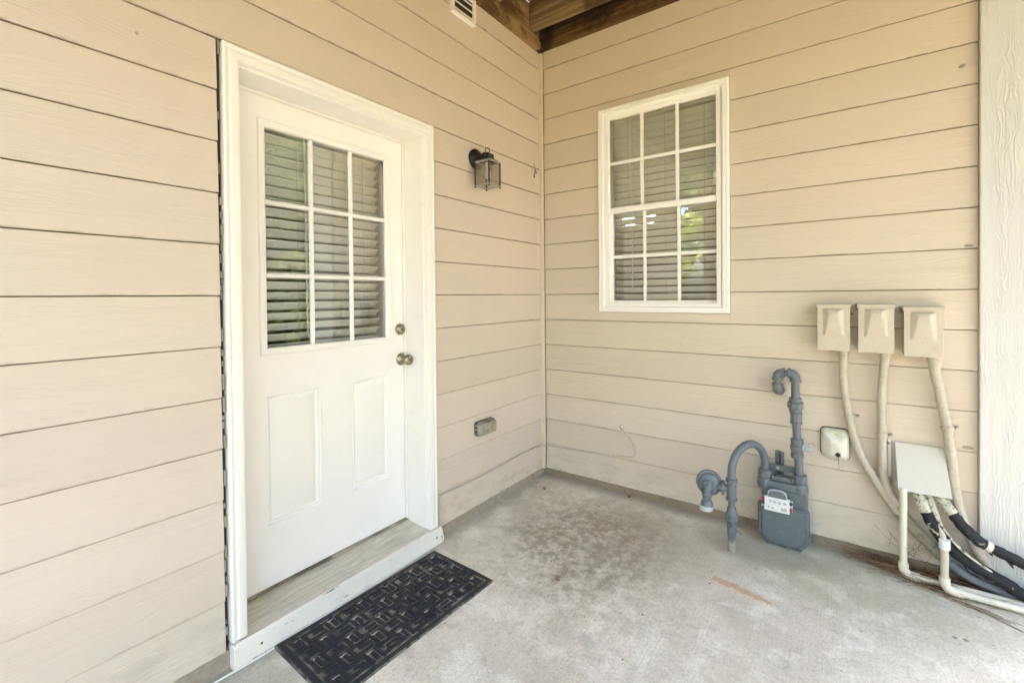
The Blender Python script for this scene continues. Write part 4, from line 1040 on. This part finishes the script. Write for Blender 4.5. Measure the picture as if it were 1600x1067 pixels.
# outlet pipe
hexnut(.326, .368, 1.572, YM, .034); hexnut(.326, .366, 1.418, YM, .034)
XO = 1.5535
MB().tube([(1.5715, YM, .34), (1.569, YM, .40), (1.5625, YM, .50), (1.5575, YM, .62), (XO, YM, .75), (XO, YM, .835)], PR, 22).build('outlet_pipe', G, gm, smooth=50)
hexnut(.700, .732, XO + .0005, YM, .037); 
MB().lathe((XO, YM, .675), (0, 0, 1), [(0, .018), (.008, .027), (.026, .028), (.026, .024), (.072, .028), (.078, .026)], 22).build('union', G, gm, smooth=35)
MB().lathe((1.5565, YM, .622), (0, 0, 1), [(0, .0265), (.006, .0285), (.012, .025), (.045, .025), (.050, .028), (.056, .0265)], 10).build('coupling', G, gm, smooth=25)
vz = MB().lathe((1.5605, YM, .448), (0, 0, 1), [(0, .024), (.004, .028), (.026, .028), (.030, .024), (.040, .030), (.062, .031), (.068, .026), (.072, .0285), (.098, .0285), (.102, .024)], 12).build('valve_body', G, gm, smooth=30)
MB().lathe((1.585, YM - .002, .505), (1, -.25, 0), [(0, .017), (.008, .017), (.010, .010), (.020, .010), (.022, .014), (.034, .013), (.036, .006)], 12).build('valve_stem', M['vent_cap'], vz, smooth=30)
MB().tube(smooth_path([(1.605, -.095, .525), (1.615, -.105, .537), (1.63, -.10, .536), (1.636, -.095, .52)], .005), .0011, 6).build('seal_wire', M['meter'], vz)
# top elbows
def elbow(p_from, corner, p_to, r_pipe, r_bend, name, collar=True):
    a, c, b_ = Vector(p_from), Vector(corner), Vector(p_to); u_, v_ = (a - c).normalized(), (b_ - c).normalized()
    mb = MB(); cc = c + (u_ + v_) * r_bend; pts = [a]
    for i in range(11):
        t_ = R(90 * i / 10); pts.append(cc - v_ * r_bend * math.cos(t_) - u_ * r_bend * math.sin(t_))
    pts.append(b_); mb.tube(pts, r_pipe, 22)
    if collar:
        mb.lathe(a, u_, [(-.012, r_pipe), (-.011, r_pipe + .004), (0, r_pipe + .004), (.001, r_pipe)], 22)
        mb.lathe(b_, v_, [(-.012, r_pipe), (-.011, r_pipe + .004), (0, r_pipe + .004), (.001, r_pipe)], 22)
    return mb.build(name, G, gm, smooth=45)
ZE = .872; XL = 1.476
elbow((XO, YM, .832), (XO, YM, ZE), (XO - .031, YM, ZE), .0225, .020, 'elbow')
MB().tube([(XO - .035, YM, ZE), (XL + .035, YM, ZE)], .017, 18).build('nipple', G, gm)
elbow((XL, YM, .835), (XL, YM, ZE), (XL + .031, YM, ZE), .0225, .020, 'elbow')
MB().tube([(XL, YM, .84), (XL, YM, .815)], .017, 18).build('nipple', G, gm)
elbow((XL, YM, .818), (XL, YM, .778), (XL + .003, YM + .042, .778), .0225, .020, 'elbow')
MB().tube([(XL + .002, YM + .03, .778), (XL + .028, .02, .776)], .017, 18).build('wall_nipple', M['pvc_old'], gm)
MB().lathe((XL + .030, .002, .774), (0, -1, 0), [(0, .042), (.004, .038), (.010, .030), (.014, .02)], 14).build('caulk_ring', M['inner_trim'], gm, smooth=60)
# wall bracket
mb = MB(); mb.prism([(-.006, 0), (-.030, -.022), (-.033, -.020), (-.006, .006), (0.0, .006)], 'z', 0, 1) if False else None
bk = MB(); bk.box(1.457, 1.480, -.0115, -.007, .30, .448); bk.box(1.480, 1.498, -.030, -.0257, .30, .448); bk.add([(1.480, -.007, .30), (1.4845, -.030, .30), (1.4845, -.030, .448), (1.480, -.007, .448), (1.476, -.0115, .30), (1.480, -.030, .30), (1.480, -.030, .448), (1.476, -.0115, .448)], [(0, 1, 2, 3), (4, 7, 6, 5), (0, 4, 5, 1), (3, 2, 6, 7), (0, 3, 7, 4), (1, 5, 6, 2)])
brk = bk.build('wall_bracket', G, gm, bevel=.001)
MB().box(1.405, 1.562, -.0525, -.046, .355, .386).build('bracket_bar', G, gm, bevel=.002)
MB().lathe((1.472, -.052, .370), (0, -1, 0), [(0, .009), (.004, .009), (.005, .005), (.011, .005)], 6).build('bolt', M['vent_cap'], gm)
MB().tube([(1.472, -.012, .37), (1.472, -.05, .37)], .005, 10).build('bolt_shank', G, gm)
# arch from the riser to the inlet
RX, RY = 1.297, -.310; IX, IY = 1.418, YM
mid_ = Vector(((RX + IX) / 2, (RY + IY) / 2, .385)); u_ = (Vector((RX, RY, 0)) - Vector((IX, IY, 0))); ra = u_.length / 2; u_.normalize()
pts = [Vector((RX, RY, .345)), Vector((RX, RY, .375))] + arc(mid_, u_, (0, 0, 1), ra, 0, 180, 28) + [Vector((IX, IY, .36)), Vector((IX, IY, .34))]
MB().tube(pts, PR + .0005, 22).build('arch_pipe', G, gm, smooth=50)
# riser
MB().tube([(RX, RY, .05), (RX, RY, .30)], .0155, 18).build('riser', G, gm)
MB().lathe((RX, RY, .248), (0, 0, 1), [(0, .022), (.003, .027), (.014, .027), (.017, .0225), (.090, .0225), (.094, .027), (.110, .027), (.113, .022)], 22).build('tee', G, gm, smooth=35)
hexnut(.150, .188, RX, RY, .029, 'coupling', seg=10); MB().lathe((RX, RY, .188), (0, 0, 1), [(0, .026), (.006, .023), (.026, .020)], 18).build('reducer', G, gm)
cock = MB().lathe((RX, RY, .060), (0, 0, 1), [(0, .017), (.012, .021), (.05, .021), (.075, .0235), (.092, .0235)], 14).build('stopcock', G, gm, smooth=35)
MB().lathe((RX, RY - .014, .108), (0, -1, 0), [(0, .017), (.014, .015), (.017, .009), (.026, .008)], 14).build('cock_face', G, cock, smooth=35)
MB().tube(arc((RX, RY - .024, .135), (1, 0, 0), (0, 0, 1), .008, 0, 350, 12), .0035, 8, closed=True).build('lock_wing', G, cock)
MB().tube(smooth_path([(RX + .012, RY - .012, .112), (RX + .035, RY - .016, .106), (RX + .045, RY - .018, .098)], .005), .004, 8).build('handle', G, cock)
mb = MB(); rr = []; pth = [Vector((RX, RY, -.012 + .0045 * i)) for i in range(16)]
mb.tube(pth, [.0165 + random.uniform(-.002, .0028) for _ in pth], 14); mb.v = [tuple(Vector(v) + noise.noise_vector(Vector(v) * 120) * .002) for v in mb.v]
mb.build('corroded_base', M['caulk'], gm, smooth=40, label='crumbling pale-crusted foot of the riser')
MB().tube([(RX, RY, .045), (RX, RY, .065)], .0165, 16).build('riser_foot', G, gm)
# regulator
fl_d = Vector((-1, -.12, 0)).normalized()
MB().lathe((RX - .018, RY - .002, .305), fl_d, [(0, .018), (.014, .020), (.014, .036), (.022, .038), (.026, .036), (.026, .024), (.05, .02)], 8).build('flange', G, gm, smooth=25)
RC = Vector((1.193, -.318, .318)); rd = Vector((.30, -1, .10)).normalized()
mb = MB(); mb.lathe(RC, rd, [(-.045, .022), (-.030, .044), (-.013, .050), (-.012, .061), (-.001, .0615), (.0, .058), (.001, .0615), (.011, .061), (.012, .051), (.022, .047), (.030, .034), (.033, .018)], 32)
reg = mb.build('regulator', G, gm, smooth=35)
ra_ = rd.orthogonal().normalized()
for k in range(6):
    q = ra_.copy(); q.rotate(Matrix.Rotation(k * math.pi / 3 + .35, 3, rd)); p = RC + q * .0565
    MB().lathe(p - rd * .010, rd, [(0, .0065), (.020, .0065), (.021, .004), (.027, .004)], 8).build('bolt', G, reg)
MB().tube([RC + fl_d * -.0 + Vector((.03, .008, -.012)), Vector((RX - .03, RY, .305))], .022, 16).build('neck', G, reg)
v0 = RC + rd * .024 + Vector((0, 0, .012)); v1 = RC + rd * .060 + Vector((-.014, 0, -.036)); v2 = v1 + Vector((-.004, -.004, -.066))
mb = MB(); mb.tube(smooth_path([v0, (v0 + v1) / 2 + rd * .010, v1, v2], .005), .0185, 18); mb.build('snout', G, reg, smooth=50)
MB().lathe(v1 + Vector((0, 0, .004)), (0, 0, -1), [(0, .020), (.012, .025), (.022, .021), (.042, .020), (.050, .027), (.068, .030)], 18).build('vent_nut', G, reg, smooth=35)
MB().lathe(v2 + Vector((0, 0, .004)), (0, 0, -1), [(0, .030), (.006, .032), (.022, .031), (.024, .024)], 26).build('vent_cap', M['vent_cap'], reg, smooth=35)
MB().lathe(RC + rd * .03 + Vector((0, 0, .006)), (Vector((-.55, -1, .35))).normalized(), [(0, .010), (.035, .009), (.040, .007)], 8).build('adjusting_screw', G, reg)

# ================================================================ CABLES
zc6 = Z0 + EXP * 1 - .004
def cable(name, label, pts, r, mat, cat='cable'):
    return tag(MB().tube(smooth_path(pts, .012), r, 8).build(name, mat, smooth=60), label, cat)
t = thing('coaxial_cable', 'thin painted cable looping out of the siding and along the corner to the door', 'cable', (.6, 0, .4))
MB().tube(smooth_path([(.590, .0, .430), (.594, -.018, .428), (.612, -.022, .412), (.645, -.018, .375), (.675, -.014, .330), (.686, -.012, .290), (.680, -.012, .262), (.655, -.010, .248), (.60, -.009, .243), (.50, -.007, .232), (.35, -.007, .224), (.20, -.008, .214), (.08, -.008, .210), (.030, -.010, .212), (.0255, -.030, .213), (.006, -.05, .213), (.006, -.15, .219), (.007, -.30, .224), (.007, -.45, .218), (.006, -.60, .213), (.006, -.75, .210), (.006, -.90, .214), (.006, -1.02, .218), (.008, -1.050, .214), (.012, -1.058, .190), (.014, -1.058, .10), (.018, -1.054, .05)], .01), .0040, 8).build('painted_run', M['cable'], t, smooth=60)
MB().tube(smooth_path([(.018, -1.054, .05), (.028, -1.055, .01), (.036, -1.065, -.008), (.036, -1.15, -.0105), (.036, -1.5, -.0135), (.036, -1.94, -.018), (.034, -2.0, -.0195), (.03, -2.06, -.0200), (.024, -2.12, -.0205), (.014, -2.3, -.0225), (.012, -2.8, -.028), (.012, -3.2, -.032)], .015), .0034, 8).build('white_run', M['white_cable'], t, smooth=60, label='white cable along the foot of the sill board')
MB().lathe((.590, -.001, .432), (0, -1, .1), [(0, .013), (.004, .012), (.010, .007), (.012, .003)], 12).build('bushing', M['inner_trim'], t, smooth=40)
for p in ((.52, -.006, .236), (.012, -.045, .213)):
    MB().box(p[0] - .004, p[0] + .004, p[1] - .005, p[1] + .004, p[2] - .008, p[2] + .008).build('clip', M['inner_trim'], t, bevel=.001)

# ================================================================ DEBRIS
def floor_at(y): return floor_z(y) + .001
# pine straw and soil between slab and wall
mb = MB(); NXs, NYs = 46, 10; vs = []
for j in range(NYs + 1):
    for i in range(NXs + 1):
        x = 1.80 + .95 * i / NXs; y0 = -.008; yw = min(.135, max(.012, (x - 1.82) * .55)); y = y0 - yw * j / NYs
        edge = 1 - j / NYs; h = floor_z(y) - .002 + (.014 * math.sqrt(edge) + .012 * noise.noise(Vector((x * 22, y * 30, 1)))) * (min(1, (x - 1.8) * 8)) * (edge ** .3 if j < NYs else 0)
        vs.append((x, y, h))
mb.add(vs, [(j * (NXs + 1) + i, (j + 1) * (NXs + 1) + i, (j + 1) * (NXs + 1) + i + 1, j * (NXs + 1) + i + 1) for j in range(NYs) for i in range(NXs)])
tag(mb.build('leaf_litter', M['soil'], smooth=180), 'dark soil and leaf litter behind the white pipes', 'leaf litter', kind='stuff')
mb = MB()
def needle(p, yaw, pitch, L_, r=.0008, bend=.2):
    d = Vector((math.cos(yaw) * math.cos(pitch), math.sin(yaw) * math.cos(pitch), math.sin(pitch))); p = Vector(p); n = 5; pts = [p.copy()]
    side = Vector((-math.sin(yaw), math.cos(yaw), 0))
    for i in range(n): d = (d + side * bend / n * random.uniform(.3, 1) + Vector((0, 0, -.04))).normalized(); pts.append(pts[-1] + d * L_ / n)
    mn = floor_z(p.y)
    pts = [Vector((q.x, min(q.y, -.012), max(q.z, floor_z(q.y) + .0012))) for q in pts]
    mb.tube(pts, r, 4, cap=False)
for i in range(300):
    x = 1.83 + abs(random.gauss(0, .23)); y = -random.uniform(.01, .06 + min(.1, (x - 1.8) * .4)); z = floor_z(y) + random.uniform(.003, .028)
    needle((x, y, z), random.uniform(-.7, .5) + (math.pi if random.random() < .5 else 0), random.uniform(-.1, .35), random.uniform(.06, .16), random.uniform(.0006, .0011), random.uniform(-.5, .5))
for i in range(26):
    x = random.uniform(1.92, 2.18); needle((x, -.02, random.uniform(.02, .10)), random.uniform(-.4, 3.5), random.uniform(.2, 1.1), random.uniform(.06, .14), .0007, random.uniform(-.8, .8))
for i in range(46):   # long ones along the slab joint
    u_ = random.random(); x = 1.80 + .42 * u_; y = -.03 - .19 * u_ + random.gauss(0, .008)
    needle((x, y, floor_z(y) + .002), -.42 + random.gauss(0, .12) + (math.pi if random.random() < .4 else 0), 0, random.uniform(.07, .17), .0009, random.uniform(-.12, .12))
tag(mb.build('pine_needles', M['needle'], smooth=0), 'reddish dry pine needles scattered behind and around the white pipes', 'pine needles', kind='stuff')
# acorns
ACL = ['brown acorn lying on the concrete close to the corner', 'brown acorn at the foot of the window wall, left of the meter', 'small brown acorn on the concrete right of the doormat']
for (x, y), lb in zip(((.150, -.235), (.655, -.035), (.70, -1.00)), ACL):
    z = floor_at(y); t = thing('acorn', lb, 'acorn', (x, y, z), 'acorns on the concrete')
    d = Vector((random.uniform(-1, 1), random.uniform(-1, 1), .15)).normalized()
    MB().lathe((x, y, z + .0075), d, [(-.010, .001), (-.008, .005), (0, .0078), (.006, .0072), (.0062, .0085), (.011, .006), (.013, .001)], 12).build('nut', M['acorn'], t, smooth=60)
mb = MB()
for i in range(70):
    if random.random() < .6: x, y = random.gauss(.6, .35), random.gauss(-.35, .28)
    else: x, y = random.uniform(.1, 2.2), random.uniform(-2.0, -.03)
    if x < .04 or y > -.01: continue
    s = random.uniform(.0012, .0032); z = floor_z(y)
    mb.box(x - s, x + s, y - s * .7, y + s * .7, z - .0005, z + s, Matrix.Translation((x, y, 0)) @ Matrix.Rotation(random.uniform(0, 3), 4, 'Z') @ Matrix.Translation((-x, -y, 0)))
tag(mb.build('grit', M['leafbrown'], bevel=.0004), 'dark crumbs and grit scattered over the concrete', 'grit', kind='stuff')
# dried leaf caught in a web near the corner
t = thing('dried_leaf', 'curled brown leaf caught in a cobweb by the corner, right of the lantern', 'leaf', (.015, -.115, 2.14))
mb = MB(); mb.tube(smooth_path([(.012, -.118, 2.20), (.018, -.112, 2.17), (.02, -.108, 2.145), (.016, -.12, 2.13)], .005), .0016, 6)
for (a, c, s) in ((-.108, 2.148, .011), (-.100, 2.136, .010), (-.122, 2.118, .013), (-.119, 2.105, .009)):
    vv = [Vector((.016, a, c)) + Vector((random.uniform(-.005, .005), math.cos(k * 1.05) * s * .6, math.sin(k * 1.05) * s)) for k in range(6)]; mb.add(vv, [tuple(range(6))])
o = mb.build('leaf_blade', M['leafbrown'], t); s_ = o.modifiers.new('thick', 'SOLIDIFY'); s_.thickness = .001
mb = MB(); mb.tube([(.008, -.235, 2.205), (.012, -.17, 2.17), (.016, -.12, 2.145)], .0006, 5); mb.tube([(.010, -.15, 2.155), (.006, -.07, 2.16)], .0005, 5)
mb.build('cobweb', M['caulk'], t)

# ================================================================ WOODS (partly reflected in the glass, partly added to block low sky)
mb = MB(); tr = MB(); rnd = random.Random(3)
TREES = [(-3.5, -11, 7, 2.6, 5200), (-7.5, -9, 8, 3.0, 5200), (-.5, -13, 8, 2.8, 4200), (-11, -13, 10, 3.4, 3600), (7.5, 4.2, 6, 2.4, 5200), (10.5, 7.5, 9, 3.0, 5200), (6.5, 9.5, 8, 2.6, 5200), (8.3, 6.2, 6, 2.4, 7000), (6.6, 3.0, 5.5, 1.6, 5500), (8.9, 1.7, 6, 2.2, 7000), (10.5, 3.6, 8, 2.6, 7000), (14, 4.5, 9, 3.2, 5000), (-5.5, -9.8, 7, 2.8, 6000), (-9, -6.5, 7, 2.6, 5000), (9.6, 4.6, 8, 2.4, 6000),
         (4.0, -14.5, 9, 3.0, 4200), (8.5, -12, 8.5, 3.0, 4200), (12, -8, 8, 3.0, 4200), (13.5, -3.5, 8.5, 3.0, 4200), (12.5, 1.5, 8, 2.8, 4200), (2, -19, 12, 3.6, 3000), (11, -17, 12, 3.6, 3000), (18, -9, 12, 3.6, 3000), (19, -1, 12, 3.6, 3000), (17, 6, 12, 3.6, 3000), (-6, -17, 12, 3.6, 3000)]  # unseen tree band added to screen low sky light from the patio
for (cx_, cy_, h_, sp_, nl) in TREES:
    tr.tube([(cx_, cy_, -.3), (cx_ + .1, cy_, h_ * .4), (cx_ - .1, cy_ + .1, h_ * .85)], [.18, .12, .04], 8)
    cl = []
    for q in range(26):
        a = rnd.uniform(0, 6.28); rr_ = sp_ * math.sqrt(rnd.random()); cl.append((cx_ + rr_ * math.cos(a), cy_ + rr_ * math.sin(a), rnd.uniform(.3, h_), rnd.uniform(.35, .85)))
        tr.tube([(cx_, cy_, min(cl[-1][2], h_ * .8)), cl[-1][:3]], [.04, .012], 5)
    for q in range(nl):
        c = cl[rnd.randrange(len(cl))]; v_ = Vector((rnd.gauss(0, 1), rnd.gauss(0, 1), rnd.gauss(0, .8))); v_.normalize()
        p = Vector(c[:3]) + v_ * c[3] * rnd.random() ** .4; s = rnd.uniform(.09, .20) * (1 if h_ < 11 else 1.6)
        n_ = Vector((rnd.gauss(0, 1), rnd.gauss(0, 1), rnd.gauss(0, 1) + .6)).normalized(); a_ = n_.orthogonal().normalized(); b_ = n_.cross(a_)
        mb.add([p - a_ * s, p + b_ * s * .5, p + a_ * s, p - b_ * s * .5], [(0, 1, 2, 3)])
wd = tag(tr.build('woodland_trunks', M['bark'], smooth=60), 'trunks and limbs of the trees across the lawn', 'trees', kind='stuff')
me = bpy.data.meshes.new('woodland'); me.from_pydata(mb.v, [], mb.f); me.update(); me.materials.append(M['leaf'])
wo_ = bpy.data.objects.new('woodland', me); COL.objects.link(wo_); tag(wo_, 'green leafy woodland across the lawn', 'trees', kind='stuff')

for o in list(bpy.data.objects):
    if '_b' in o: del o['_b']
